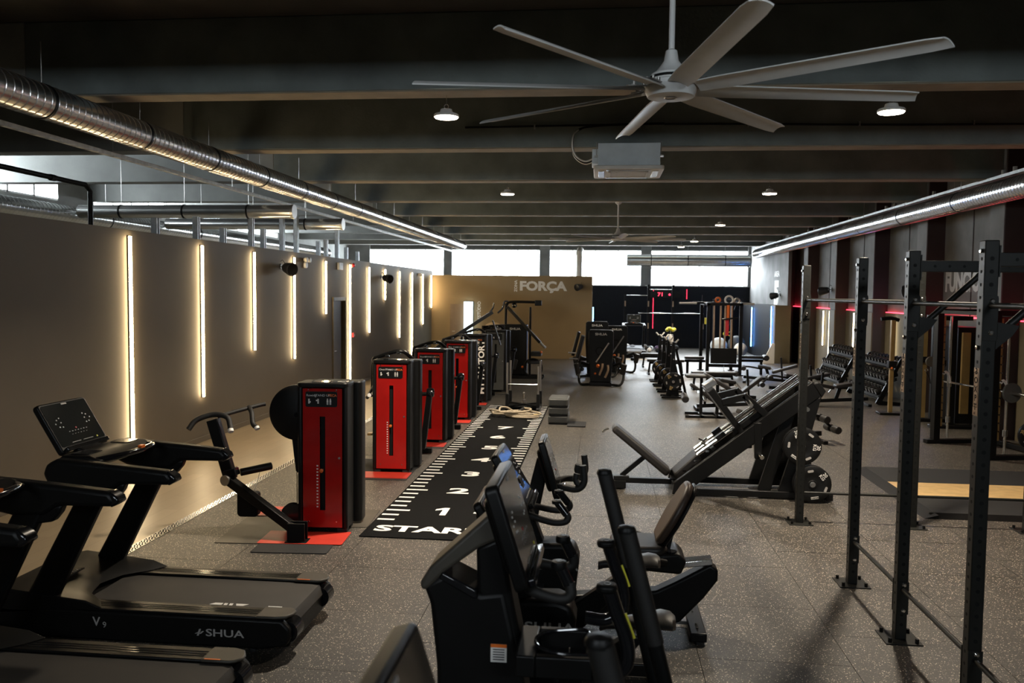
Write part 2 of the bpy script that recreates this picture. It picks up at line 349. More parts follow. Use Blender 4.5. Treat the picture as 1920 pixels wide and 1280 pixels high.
# right-hand wall
RX, PX = 7.38, 7.0
wr = struct(O('wall_right', 'grey_panel', None, bb(RX, RX+.2, -3, 40.2, 2.12, 5.6)))
O('wainscot', 'wainscot', wr, bb(RX-.05, RX+.2, -3, 32, 0, 2.1)); O('wainscot', 'black_wall', wr, bb(RX-.05, RX+.2, 32, 40.2, 0, 2.1))
for k in range(-4, 6):
    y0 = 15.59+3.5*k
    O('pilaster', 'pilaster', wr, bb(PX+.02, RX, y0, y0+.55, 0, 5.4)); O('pilaster_face', 'grey_panel', wr, bb(PX, PX+.02, y0+.002, y0+.55, 2.12, 5.4)); O('pilaster_face', 'wainscot', wr, bb(PX-.01, PX+.02, y0-.012, y0+.55, 0, 2.1))  # dark box holds the near face's shade as colour; grey boards cover its front
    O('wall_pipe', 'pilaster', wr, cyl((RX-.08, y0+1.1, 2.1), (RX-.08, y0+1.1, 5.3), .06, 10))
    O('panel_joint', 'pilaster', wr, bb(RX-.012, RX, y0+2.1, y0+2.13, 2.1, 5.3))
    if k > -2:
        s = tag(O('red_led_strip', 'led_red', None, bb(RX-.06, RX-.02, y0-2.9, y0-.05, 2.105, 2.125)), 'red glowing LED strip on the wainscot, %s bay from the far dark zone' % ORD[5-k], 'light strip', 'red LED strips on the wainscot')
O('column_base', 'wainscot', wr, bb(6.43, PX, 31.9, 32.6, 0, 2.15)); O('column_base', 'black_wall', wr, bb(6.43, PX, 32.6, 40, 0, 2.15)); O('column_face', 'grey_panel', wr, bb(PX-.12, PX, 32.0, 40, 2.15, 5.4))
text('lettering', 'FUNCIONAL', 'grey_print', wr, (RX-.004, 18.98, 2.83), FACE_LEFT, .56, .80, .03, align='LEFT')
text('lettering', 'ZONA', 'grey_print', wr, (RX-.004, 18.95, 3.16), FACE_LEFT, .15, 1.0, .005, align='LEFT')
text('lettering', 'AREA', 'white_print', wr, (PX-.125, 34.0, 3.35), FACE_LEFT, .3, 1.3, .01); text('lettering', '5', 'white_print', wr, (PX-.125, 34.0, 2.55), FACE_LEFT, 1.25, 1.4, .08)
# closing wall behind the viewpoint
struct(O('wall_rear', 'grey_panel', None, bb(-12.5, 7.6, -3.2, -3, 0, 3.7), bb(-12.5, 7.6, -3.2, -3, 4.4, 5.6), bb(-12.5, -3.6, -3.2, -3, 3.7, 4.4), bb(-1.2, 2.0, -3.2, -3, 3.7, 4.4), bb(4.4, 7.6, -3.2, -3, 3.7, 4.4)))
window(-3.1, -3.1, -3.6, -1.2, 3.7, 4.4, 3, False); window(-3.1, -3.1, 2.0, 4.4, 3.7, 4.4, 3, False)
# ceiling with beams
ce = struct(O('ceiling', 'concrete_dark', None, bb(-12.5, 7.6, -3.2, 40.3, 5.4, 5.6)))
BY = [1.86+3.5*k for k in range(-1, 11)]
for y in BY:
    b_ = O('beam', 'concrete_beam', ce, bb(-6.3, 7.5, y-.17, y+.17, 4.615, 5.4), bevel=.012); O('bare_beam', 'concrete_pale', b_, bb(-12.3, -6.3, y-.17, y+.17, 4.6, 5.4), bevel=.012)
    O('soffit', 'soffit_warm_lit', b_, bb(-6.3, 7.5, y-.155, y+.155, 4.6, 4.62))  # underside strip tinted for the warm light that falls on it
# ================================================================= LIGHTS OF THE ROOM
def led_tube(name, x, y, z0, z1, nx, mat, label, cat, group, w_=.05, d_=.05):
    t = thing(name, label, cat, (x, y, z0), 0, group); h = z1-z0
    O('diffuser', mat, t, tf(prism(rrect(-w_/2, w_/2, -.016, .016, .014, 3), 'z', 0, h), (nx*(d_-.01), 0, 0), (0, 0, 90)), bevel=0)
    O('back_channel', 'black_metal', t, bb(min(0, nx*(d_-.03)), max(0, nx*(d_-.03)), -.02, .02, -.01, h+.01)); return t
LT = [(11.02, 3.24, .26), (13.13, 3.23, .75), (15.2, 3.22, 1.38), (17.27, 3.21, 1.06), (19.32, 3.21, 1.97), (21.26, 3.19, .15), (23.07, 3.18, 1.35), (24.82, 3.17, 2.26), (26.64, 3.16, 1.03), (28.45, 3.16, .33), (30.22, 3.15, 1.33), (31.75, 3.14, 1.91)]
for i, (y, zt, zb) in enumerate(LT):
    led_tube('led_tube', WX, y, zb, zt, 1, 'led_warm', 'warm white vertical LED tube, %s from the treadmill end of the taupe wall' % ORD[i], 'light tube', 'vertical LED tubes on the taupe wall')
for i, (y, z0, z1, x) in enumerate([(30.9, .9, 2.03, 7.33), (28.5, .9, 2.03, 7.33), (27.75, .4, 2.03, 7.33), (25.15, .6, 2.03, 7.33), (24.05, .45, 2.03, 7.33), (21.8, .8, 2.0, 7.33)]):
    led_tube('led_tube', x, y, z0, z1, -1, 'led_warm_side', 'warm vertical LED tube behind the dumbbell racks, %s along the olive wainscot' % ORD[i], 'light tube', 'LED tubes on the olive wainscot')
led_tube('blue_led_tube', -.33, PY+.05, .2, 2.0, 1, 'led_blue', 'blue LED tube on the end of the ochre partition', 'light tube', 'blue LED tubes')
led_tube('blue_led_tube', 6.43, 32.4, .35, 2.1, -1, 'led_blue', 'blue LED tube beside the olive column base', 'light tube', 'blue LED tubes')
led_tube('blue_led_tube', 6.41, 36.4, .35, 2.0, -1, 'led_blue', 'blue LED tube in the dark far corner', 'light tube', 'blue LED tubes')
led_tube('blue_led_tube', 7.33, 21.0, 1.3, 2.05, -1, 'led_blue', 'short blue LED tube behind the cable machine', 'light tube', 'blue LED tubes')
def lamp(x, y, label):
    t = thing('high_bay_lamp', label, 'ceiling lamp', (x, y, 4.36), 0, 'round high-bay lamps')
    O('lens', 'lamp_lens', t, lathe([(.02, -.006), (.12, -.006), (.128, .012), (.02, .012)], (0, 0, 0), 'z', 28))
    O('housing', 'white_paint', t, lathe([(.05, .004), (.132, .004), (.135, .02), (.125, .035), (.07, .05), (.06, .085), (.03, .09)], (0, 0, 0), 'z', 28))
    O('hook', 'chrome', t, ring((0, 0, .115), .022, .005, 'y', 14, 6), cyl((0, 0, .135), (0, 0, .232), .005, 8))
    if y < 34:
        l = bpy.data.lights.new('lamp_light', 'AREA'); l.shape = 'DISK'; l.size = .24; l.energy = LAMP_W*(.6 if y < 0 else 1); l.color = (1, .86, .68); l.spread = radians(135)
        lo = bpy.data.objects.new('lamp_light', l); COL.objects.link(lo); lo.parent = t; lo.location = (0, 0, -.012)
    return t
lamp(-1.66, 8.86, 'lit round ceiling lamp between the big fan and the long spiral duct'); lamp(2.86, 8.86, 'lit round ceiling lamp under the big fan blade, over the rig')
lamp(-1.78, 15.78, 'lit round ceiling lamp over the third red weight tower'); lamp(3.02, 15.78, 'lit round ceiling lamp between the air conditioner and the grey wall')
lamp(3.12, 22.86, 'lit round ceiling lamp past the second fan, largest of the far three'); lamp(3.2, 29.86, 'lit round ceiling lamp near the far windows, middle of the far three'); lamp(3.08, 33.36, 'smallest lit round ceiling lamp, just before the window band')

# ================================================================= CEILING THINGS
def fan(x, y, z, zt, a0, label):
    t = thing('ceiling_fan', label, 'ceiling fan', (x, y, z), 0, 'eight-blade ceiling fans')
    O('rod', 'fan_white', t, cyl((0, 0, .2), (0, 0, zt-z), .018, 14)); O('canopy', 'fan_white', t, lathe([(.03, zt-z-.06), (.07, zt-z-.03), (.075, zt-z)], (0, 0, 0)))
    O('motor', 'fan_white', t, lathe([(.02, .24), (.035, .23), (.045, .17), (.09, .11), (.12, .09), (.125, .05), (.03, .05)], (0, 0, 0), 'z', 28))
    hb = O('hub', 'fan_white', t, lathe([(.10, .045), (.155, .04), (.16, .0), (.14, -.045), (.01, -.05)], (0, 0, 0), 'z', 32))
    O('vent_ring', 'hole_black', hb, lathe([(.122, .06), (.128, .062), (.128, .075), (.122, .077)], (0, 0, 0), 'z', 28))
    O('emblem', 'steel', hb, ring((0, 0, -.05), .035, .004, 'z', 20, 6))
    for i in range(8):
        a = radians(a0+45*i)
        # blade: shallow cambered section along local x, pitched 12 degrees
        V, F = [], []; n = 7
        for j, (xx, wd) in enumerate(((.17, .062), (.35, .072), (1.45, .062), (1.53, .052))):
            for q in range(n):
                u = q/(n-1)-.5; V.append(Vector((xx + (.03*(u+.5) if j == 3 else 0), u*wd*2, .014*(1-4*u*u))))
            for q in range(n-1, -1, -1):
                u = q/(n-1)-.5; V.append(Vector((xx + (.03*(u+.5) if j == 3 else 0), u*wd*2, .014*(1-4*u*u)-.008)))
        m_ = 2*n
        for j in range(3): F += [(j*m_+q, j*m_+(q+1) % m_, (j+1)*m_+(q+1) % m_, (j+1)*m_+q) for q in range(m_)]
        F += [tuple(range(m_-1, -1, -1)), tuple(range(3*m_, 4*m_))]
        sh = tf((V, F), r=(-14, 0, 0)); e = Matrix.Rotation(a, 3, 'Z')
        bl = O('blade', 'fan_white', t, ([e @ p for p in sh[0]], sh[1]))
        O('blade_iron', 'steel', bl, *[([e @ p for p in s_[0]], s_[1]) for s_ in (box(.20, 0, .02, .13, .07, .008, (-14, 0, 0)), cyl((.17, .02, .02), (.17, .02, .04), .008, 8), cyl((.23, -.02, .015), (.23, -.02, .035), .008, 8), cyl((.23, .02, .02), (.23, .02, .04), .008, 8))])
    return t
fan(.40, 5.24, 3.76, 4.6, 9.5, 'large white eight-blade ceiling fan above the treadmills and rig')
fan(.36, 19.36, 3.77, 4.6, 5, 'white ceiling fan far down the hall before the windows')
def acu():
    t = thing('air_conditioner', 'white ceiling cassette air conditioner hanging under a beam', 'air conditioner', (.345, 12.0, 4.2))
    O('body', 'ac_body', t, bb(-.42, .42, -.42, .42, .055, .36), bevel=.006)
    p = O('panel', 'ac_white', t, prism(rrect(-.475, .475, -.475, .475, .05), 'z', 0, .055), bevel=.01)
    O('grille', 'white_paint', p, *[bb(-.24, .24, -.24+.04*i, -.215+.04*i, -.012, 0) for i in range(13)]); O('grille_frame', 'ac_white', p, bb(-.27, .27, -.27, -.245, -.014, 0), bb(-.27, .27, .245, .27, -.014, 0), bb(-.27, -.245, -.27, .27, -.014, 0), bb(.245, .27, -.27, .27, -.014, 0))
    for (x0, x1, y0, y1) in ((-.3, .3, -.41, -.33), (-.3, .3, .33, .41), (-.41, -.33, -.3, .3), (.33, .41, -.3, .3)): O('louvre', 'steel', p, bb(x0, x1, y0, y1, -.006, .0), bevel=.004)
    for sx in (-1, 1):
        for sy in (-1, 1): O('threaded_rod', 'steel', t, cyl((sx*.44, sy*.3, .2), (sx*.44, sy*.3, .40), .005, 8)); O('bracket', 'steel', t, bb(sx*.44-.03, sx*.44+.03, sy*.3-.03, sy*.3+.03, .19, .21))
    O('control_box', 'ac_body', t, bb(-.5, -.42, -.3, .1, .1, .3), bevel=.005)
    for i, (dy, mt) in enumerate(((-.2, 'white_paint'), (-.1, 'black_plastic'), (0, 'white_paint'))):
        O('pipe', mt, t, tube([(-.45, dy, .2), (-.6, dy, .15), (-.74, dy+.05, .25), (-.78, dy+.05, .42), (-.72, .08+dy*.1, .62), (-.4, .12+dy*.05, .70), (.5, .13+dy*.05, .72)], .018 if i else .012, 8))
acu()
def duct_y(x, z, y0, y1, r, label, seams):
    t = thing('spiral_duct', label, 'duct', (x, y0, z))
    pr = []; yy = 0
    while yy < y1-y0-.12: pr += [(r, yy), (r, yy+.088), (r+.006, yy+.093), (r+.006, yy+.099), (r, yy+.104)]; yy += .105
    O('pipe', 'duct_y', t, lathe([(.01, 0)]+pr+[(r, y1-y0)], (0, 0, 0), 'y', 36))
    for s in seams: O('clamp_band', 'black_metal', t, lathe([(r+.002, -.015), (r+.007, -.015), (r+.007, .015), (r+.002, .015)], (0, s-y0, 0), 'y', 40)); O('hanger_rod', 'steel', t, cyl((0, s-y0, r), (0, s-y0, 4.9-z), .005, 6))
    O('end_cap', 'steel', t, lathe([(.01, 0), (r+.006, 0), (r+.006, .05), (.01, .05)], (0, y1-y0, 0), 'y', 40))
    return t
duct_y(-5.45, 4.33, -2.5, 32.6, .165, 'long galvanised spiral duct above the taupe wall', [2.5+1.75*i for i in range(18)])
t = duct_y(6.62, 4.29, -2.5, 37.0, .185, 'galvanised spiral duct running along the grey wall', [2.0+2.9*i for i in range(13)])
for i in range(12): O('air_grille', 'steel', t, tf(bb(-.18, -.17, -.18, .18, -.055, .055), (0, 5.6+2.9*i, .0), (0, 20, 0)), *[tf(bb(-.186, -.18, -.16+.04*j, -.15+.04*j, -.05, .05), (0, 5.6+2.9*i, 0), (0, 20, 0)) for j in range(9)])
def duct_x(x0, x1, y, z, r, label):
    t = thing('spiral_duct', label, 'duct', (x0, y, z)); O('pipe', 'duct_x', t, cyl((0, 0, 0), (x1-x0, 0, 0), r, 32))
    for i in range(3): xx = (x1-x0)*(.2+.3*i); O('clamp_band', 'black_metal', t, lathe([(r+.002, -.015), (r+.008, -.015), (r+.008, .015), (r+.002, .015)], (xx, 0, 0), 'x', 32)); O('hanger_rod', 'steel', t, cyl((xx, 0, r), (xx, 0, 5.35-z), .005, 6))
    O('end_cap', 'steel', t, lathe([(.01, 0), (r+.006, 0), (r+.006, .05), (.01, .05)], (x1-x0, 0, 0), 'x', 32)); return t
duct_x(-9.82, -5.68, 15.0, 3.96, .125, 'spiral duct crossing over the taupe wall, nearer of two')
duct_x(-9.82, -5.76, 18.2, 3.99, .125, 'spiral duct crossing over the taupe wall, farther of two')
duct_x(1.1, 6.4, 37.4, 4.0, .26, 'thick horizontal duct in front of the far windows')
duct_y(-10.05, 3.9, 4, 30, .165, 'spiral duct in the side hall under the clerestory windows', [6, 9, 12.5, 16.2, 20, 24])
o = thing('flue_pipe', 'grey elbowed flue pipe rising behind the ochre partition', 'pipe', (-.95, 36, 0)); O('pipe', 'ac_white', o, tube([(0, 0, 0), (0, 0, 3.9), (-.02, 0, 4.2), (.02, .5, 4.4), (.02, 1.5, 4.42)], .13, 14))
def tray(x, z, y0, y1, label, wd=.12, mat='stud_zinc'):
    t = thing('cable_tray', label, 'cable tray', (x, y0, z)); L = y1-y0
    for s in (-1, 1): O('side_rail', mat, t, bb(s*wd/2-.003, s*wd/2+.003, 0, L, 0, .05))
    O('tray_floor', mat, t, *[bb(-wd/2, wd/2, i*.25, i*.25+.16, 0, .004) for i in range(int(L/.25))], kind='stuff')
    for i in range(int(L/3.5)): O('hanger_rod', 'steel', t, cyl((0, 1.75+3.5*i, 0), (0, 1.75+3.5*i, 4.95-z), .004, 6))
    return t
tray(-6.25, 4.2, -2, 39.5, 'thin metal cable tray hanging over the taupe wall', .06)
t = tray(6.80, 4.56, -2, 38, 'perforated cable tray on top of the duct along the grey wall', .14)
for y in (10.1, 11.3, 12.9, 14.4, 14.8, 15.2, 15.8, 18.2, 20.5, 21.1, 23.6, 27.9, 28.7): O('cable_gland', 'concrete_pale', t, cyl((-.02, y+2, .0), (-.02, y+2, .13), .035, 10))
o = thing('drain_pipe', 'black drain pipe dropping behind the taupe wall', 'pipe', (-7.5, 11.7, 0))
O('pipe', 'black_plastic', o, tube([(0, -8.5, 4.06), (0, -.12, 4.02), (0, 0, 3.94), (0, 0, 3.0), (0, 0, 0)], .035, 10, smooth=False)); O('coupling', 'black_plastic', o, *[cyl((0, y, z), (0, y+.1, z), .045, 10) for y, z in ((-5, 4.043), (-2.6, 4.03), (-.9, 4.022))])
o = thing('beam_conduit', 'dark conduit running along the face of the second beam', 'conduit', (0, 12.36-.2, 4.9)); O('conduit', 'black_metal', o, tube([(-2, 0, 0), (1, 0, .02), (4, 0, -.02), (7.2, 0, -.03)], .015, 8)); O('clip', 'steel', o, *[bb(x, x+.02, -.02, .03, -.03, .03) for x in (-1, .5, 2, 3.5, 5)])
# ================================================================= WALL THINGS
def speaker(x, y, z, rz, label):
    t = thing('wall_speaker', label, 'speaker', (x, y, z), rz, 'black wall speakers')
    O('wall_plate', 'speaker_black', t, lathe([(.01, 0), (.06, 0), (.055, .02), (.01, .02)], (0, 0, 0), 'x', 20)); O('ball_arm', 'steel', t, cyl((.02, 0, 0), (.1, 0, -.01), .016, 10), ball((.1, 0, -.01), .028))
    c = O('cabinet', 'speaker_black', t, tf(lathe([(.085, 0), (.10, .03), (.135, .24), (.135, .27), (.12, .28)], (0, 0, 0), 'x', 20), (.1, 0, -.02), (0, 10, -38)))
    O('grille', 'black_gloss', c, tf(lathe([(.01, .278), (.118, .278), (.112, .288), (.01, .29)], (0, 0, 0), 'x', 20), (.1, 0, -.02), (0, 10, -38))); O('cable', 'black_plastic', t, tube([(0, 0, .1), (.04, 0, .13), (.08, 0, .08), (.12, -.02, .02)], .006, 6)); return t
speaker(WX, 16.6, 3.0, 0, 'black wall speaker beside the fourth light tube'); speaker(WX, 24.5, 2.94, 0, 'black wall speaker in front of the short light tube')
speaker(-.75, PY, 2.8, -90, 'black wall speaker beside the word on the ochre partition')
speaker(PX-.12, 33.3, 2.55, 180, 'small black wall speaker by the far white numeral'); speaker(PX, 26.5, 2.72, 180, 'black wall speaker on the grey pilaster above the dumbbell racks'); speaker(PX, 19.3, 2.7, 180, 'black wall speaker half hidden behind the perforated rig post')
t = thing('emergency_light', 'twin-head emergency light on the taupe wall', 'emergency light', (WX, 18.0, 3.17)); O('body', 'white_paint', t, lathe([(.01, 0), (.07, 0), (.07, .05), (.01, .05)], (0, 0, -.09), 'x', 20))
O('bracket', 'black_plastic', t, bb(0, .04, -.03, .03, -.02, .05))
for s in (-1, 1): O('lamp_head', 'ac_white', t, lathe([(.03, 0), (.05, .02), (.055, .08), (.01, .085)], (.02, s*.1, .02), 'x', 16))
t = thing('exit_box', 'small white control box on the taupe wall', 'box', (WX, 20.45, 3.13)); O('body', 'white_paint', t, bb(0, .06, -.15, .15, -.09, .09), bevel=.01); O('display', 'grey_print', t, bb(.06, .063, .02, .1, .02, .06))
t = thing('fire_siren', 'small red fire siren above the sixth light tube', 'siren', (WX, 21.55, 3.19)); O('base', 'white_paint', t, lathe([(.01, 0), (.06, 0), (.06, .02), (.01, .02)], (0, 0, 0), 'x', 18)); O('dome', 'red_plain', t, lathe([(.055, .02), (.055, .05), (.03, .08), (.005, .085)], (0, 0, 0), 'x', 18))
t = thing('fire_call_point', 'small red fire call point beside the doorway', 'call point', (WX, 21.6, 1.35)); O('body', 'red_plain', t, bb(0, .05, -.06, .06, -.06, .06), bevel=.006); O('glass', 'white_paint', t, bb(.05, .053, -.03, .03, -.03, .03))
t = thing('camera_dome', 'small white camera on the taupe wall near the partition', 'camera', (WX, 29.6, 3.12)); O('body', 'white_paint', t, bb(0, .12, -.05, .05, -.05, .05), bevel=.01); O('lens', 'black_gloss', t, cyl((.12, 0, 0), (.14, 0, 0), .03, 12))
# ================================================================= TURF LANE
t = thing('turf_lane', 'black turf sprint lane with white numbers and START', 'turf lane', (-1.79, 8.25, 0))
O('turf', 'turf', t, bb(-.64, .68, 0, 10.2, .0015, .012))
for i in range(50):
    y = .625+.2*i
    if y > 10.1: break
    L = .19 if i % 5 != 2 else .27
    for s in (-1, 1):
        xe = -.62 if s < 0 else .66
        O('tick_mark', 'white_print', t, bb(xe, xe-s*L, y, y+.055, .0125, .0145))
text('lettering', 'START', 'white_print', t, (.05, .30, .0135), FLAT, .29, 1.42, .010, align='CENTER')
O('lettering', 'white_print', t, prism([(.02, .90), (.09, .90), (.09, 1.22), (.03, 1.22), (-.06, 1.15), (-.06, 1.09), (.02, 1.13)], 'z', .0125, .0145))
for k in range(2, 8): text('lettering', str(k), 'white_print', t, (.05, .05+1.0*k, .0135), FLAT, .38, 1.45, .012)
# ================================================================= PRINTS
def logo(parent, loc, rot, h, mat='silver_print', word='SHUA', sx=1.5):
    a = text('lettering', word, mat, parent, loc, rot, h, sx, h*.012, .0006, 'LEFT')
    e = Euler([radians(q) for q in rot]).to_matrix(); s = h*.35
    pl = [[(-.9, -.9), (-.35, -.9), (.35, 1.0), (-.2, 1.0)], [(-1.5, -.35), (-1.0, -.35), (.35, .35), (-.1, .35)], [(-.2, -.35), (.3, -.35), (1.2, .45), (.7, .45)]]
    sh = []
    for p in pl:
        v, f = prism([(x*s-s*1.6, y*s) for x, y in p], 'z', 0, .0012); sh.append(([e @ q + Vector(loc) for q in v], f))
    O('emblem', mat, parent, *sh)
def console_prints(scr, at, ori, W, Hh):
    # at(u, v): position on the screen face; u across, v up
    def dot(u, v, su, sv): return bar(at(u-su/2, v, .0), at(u+su/2, v, .0), sv, .003, up=ori)
    O('key_print', 'white_print', scr, *[dot(W*a, Hh*b_, .009, .009) for a, b_ in ((-.36, .02), (-.31, .09), (-.31, -.05), (-.25, .12), (-.25, .03), (-.25, -.06), (.36, .02), (.31, .09), (.31, -.05), (.25, .12), (.25, .03), (.25, -.06))])
    O('key_print', 'silver_print', scr, *[dot(W*(-.18+.06*i), Hh*-.17, .012, .006) for i in range(7)], *[dot(W*(-.15+.06*i), Hh*-.23, .01, .003) for i in range(6)], dot(W*-.1, Hh*-.38, .12, .004), dot(W*.15, Hh*-.38, .1, .004), dot(0, Hh*.38, .06, .012))
    O('key_print', 'red_plain', scr, dot(W*.02, Hh*-.12, .012, .012)); O('key_print', 'yellow_strip', scr, dot(W*-.3, Hh*-.38, .012, .012))
def console(parent, top, bot, W, th=.05, side=1, y0=0, mat='black_plastic'):
    # slab leaning from bot (x,z) to top (x,z); screen on the side*x face
    tx, tz = top; bx, bz = bot; d = Vector((tx-bx, 0, tz-bz)); L = d.length; d.normalize(); n = Vector((d.z, 0, -d.x))*side
    c = Vector(((tx+bx)/2, y0, (tz+bz)/2)); Yv = Vector((0, 1, 0))
    def pt(u, v, h): return c + Yv*u + d*v + n*h
    def slab(poly, h0, h1):
        m_ = len(poly); return [pt(u, v, h0) for u, v in poly]+[pt(u, v, h1) for u, v in poly], [tuple(range(m_-1, -1, -1)), tuple(range(m_, 2*m_))]+[(i, (i+1) % m_, m_+(i+1) % m_, m_+i) for i in range(m_)]
    b_ = O('console', mat, parent, slab(rrect(-W/2, W/2, -L/2, L/2, .03), -th, 0), bevel=.012, seg=3)
    s = O('screen', 'screen', b_, slab(rrect(-W/2+.018, W/2-.018, -L/2+.05, L/2-.018, .02), 0, .003))
    O('console_ledge', 'black_gloss', b_, slab(rrect(-W/2+.03, W/2-.03, -L/2+.005, -L/2+.04, .01), 0, .03), bevel=.006)
    O('back_shell', mat, b_, slab(rrect(-W*.36, W*.36, -L*.38, L*.36, .05), -th-.035, -th), bevel=.02)
    console_prints(s, lambda u, v, h: pt(u*side*-1 if side > 0 else u, v+.02, .0045), n, W, L)
    return b_
# ================================================================= TREADMILLS  (local x: rear end 0, front negative)
def treadmill():
    t = thing('treadmill', 'black treadmill in full view beside the taupe wall', 'treadmill', (-2.08, 5.87, 0), 0, 'black treadmills')
    zt = .28
    fr = O('deck_frame', 'black_plastic', t, prism([(-.02, .05), (-.02, .2), (-.12, .245), (-2.25, .245), (-2.3, .2), (-2.3, .04), (-2.2, .03), (-.25, .03)], 'y', -.40, .40), bevel=.02)
    O('belt', 'belt', t, prism([(-.045, .255), (-.03, .235), (-.01, .19), (-.03, .15), (-1.6, .15), (-1.6, .262), (-.09, .262)], 'y', -.28, .28))
    for s in (-1, 1):
        yi, yo = s*.285, s*.46
        O('side_skirt', 'black_plastic', t, prism([(-.03, .08), (0, .13), (-.0, .2), (-.06, zt-.02), (-2.3, zt-.02), (-2.3, .1), (-2.1, .05), (-.2, .05)], 'y', min(s*.40, yo), max(s*.40, yo)), bevel=.018)
        sr = O('side_rail', 'black_metal', t, bb(-1.55, -.2, min(yi, yo), max(yi, yo), zt-.02, zt), bevel=.008)
        O('rail_groove', 'black_gloss', sr, *[bb(-1.5, -.25, s*(.34+.03*j)-.004, s*(.34+.03*j)+.004, zt, zt+.002) for j in range(3)])
        ec = O('end_cap', 'dark_mat', t, prism([(x, y*s+(0)) for x, y in [(-.24, .275), (-.24, .465), (-.1, .465), (-.03, .44), (.0, .38), (.005, .33), (-.03, .29), (-.06, .275)]], 'z', zt-.012, zt+.008), bevel=.008)
        O('warning_strip', 'orange' if s > 0 else 'white_print', ec, bb(-.22, -.12, s*.285-.006, s*.285+.006, zt+.008, zt+.0095))
        O('roller_cap', 'black_gloss', t, cyl((-.04, s*.27, .16), (-.04, s*.40, .16), .075, 20))
        for px_ in (-2.1, -.3): O('foot', 'rubber_black', t, cyl((px_, s*.36, 0), (px_, s*.36, .06), .03, 12))
        # slanted upright
        O('upright', 'black_metal', t, prism([(-2.06, .12), (-1.82, .12), (-1.30, 1.14), (-1.50, 1.14)], 'y', min(s*.37, s*.45), max(s*.37, s*.45)), bevel=.025, seg=3)
        # handrail: bulged shell at the front tapering to the tip
        arm = O('handrail', 'black_plastic', t, prism([(-1.78, 1.22), (-1.75, 1.29), (-1.68, 1.325), (-1.45, 1.31), (-1.1, 1.285), (-.86, 1.265), (-.82, 1.20), (-.87, 1.17), (-1.2, 1.165), (-1.3, 1.10), (-1.5, 1.09), (-1.66, 1.12), (-1.75, 1.16)], 'y', min(s*.36, s*.47), max(s*.36, s*.47)), bevel=.028, seg=3)
        O('rail_cap', 'black_gloss', arm, prism([(-.87, 1.27), (-.815, 1.235), (-.80, 1.20), (-.86, 1.165)], 'y', min(s*.365, s*.465), max(s*.365, s*.465)), bevel=.012)
        O('arm_bracket', 'black_metal', t, prism([(-1.52, 1.12), (-1.18, 1.17), (-1.2, 1.12), (-1.25, 1.06), (-1.50, 1.02)], 'y', min(s*.375, s*.445), max(s*.375, s*.445)), bevel=.015)
    # motor hood: low wedge with a scooped rear edge
    hood = []
    for y, xr in ((-.46, -1.36), (-.34, -1.44), (-.2, -1.60), (0, -1.66), (.2, -1.60), (.34, -1.44), (.46, -1.36)): hood.append((y, xr))
    V, F = [], []
    for y, xr in hood: V += [Vector((xr, y, .285)), Vector((xr-.12, y, .33)), Vector((-2.05, y, .385)), Vector((-2.26, y, .34)), Vector((-2.32, y, .2))]
    for i in range(len(hood)-1): F += [(i*5+j, i*5+j+1, (i+1)*5+j+1, (i+1)*5+j) for j in range(4)]
    F += [(0, 1, 2, 3, 4), tuple(30+j for j in (4, 3, 2, 1, 0))]
    h = O('motor_hood', 'black_plastic', t, (V, F), bevel=.01)
    O('hood_badge', 'black_gloss', h, box(-1.86, -.02, .366, .05, .2, .01, (0, -8, 0))); text('lettering', 'SHUA', 'silver_print', h, (-1.86, -.02, .374), (0, 0, 90), .04, 1.4, 0, .0004)
    # dashboard between the rails
    db = O('dashboard', 'black_plastic', t, prism([(-1.74, 1.2), (-1.78, 1.27), (-1.70, 1.33), (-1.50, 1.335), (-1.40, 1.30), (-1.44, 1.26), (-1.6, 1.2)], 'y', -.37, .37), bevel=.02)
    for s in (-1, 1): O('cup_tray', 'black_gloss', db, bb(-1.66, -1.52, s*.24-.08, s*.24+.08, 1.334, 1.34), bevel=.01)
    O('heart_bar', 'black_gloss', db, tube([(-1.46, -.34, 1.30), (-1.34, -.2, 1.32), (-1.30, 0, 1.325), (-1.34, .2, 1.32), (-1.46, .34, 1.30)], .022, 10)); O('safety_clip', 'orange', db, box(-1.30, -.02, 1.35, .03, .05, .02))
    O('console_neck', 'black_plastic', t, prism([(-1.72, 1.28), (-1.86, 1.34), (-1.96, 1.5), (-1.90, 1.5), (-1.80, 1.36), (-1.66, 1.325)], 'y', -.13, .13), bevel=.015)
    c = console(t, (-1.96, 1.67), (-1.75, 1.32), .56, .05, 1, .02)
    # prints on the visible flank and on the belt
    sk = [o for o in t.children if o.name.startswith('side_skirt')][0]
    logo(sk, (-.60, -.4615, .15), FACE_CAM, .072); text('lettering', 'V', 'silver_print', sk, (-1.40, -.4615, .185), FACE_CAM, .09, 1, .001, .0006); text('lettering', '9', 'silver_print', sk, (-1.34, -.4615, .165), FACE_CAM, .06, 1, 0, .0006)
    bl = [o for o in t.children if o.name.startswith('belt')][0]
    O('belt_print', 'white_print', bl, *[prism([(x-.68, y-.235) for x, y in p], 'z', .2622, .2632) for p in ([(0, 0), (.09, 0), (.09, .035), (.03, .035)], [(.105, 0), (.13, 0), (.125, .035), (.10, .035)], [(.145, 0), (.17, 0), (.165, .035), (.14, .035)], [(.2, 0), (.25, 0), (.28, .035), (.185, .035)])])
    return t
tr = treadmill(); dup(tr, (-2.08-.05, 4.44, 0), None, 'black treadmill cut off by the picture edge, its lower deck corner showing')
dup(tr, (1.35, 33.2, 0), -90, 'black treadmill far behind the weight machines, end on')
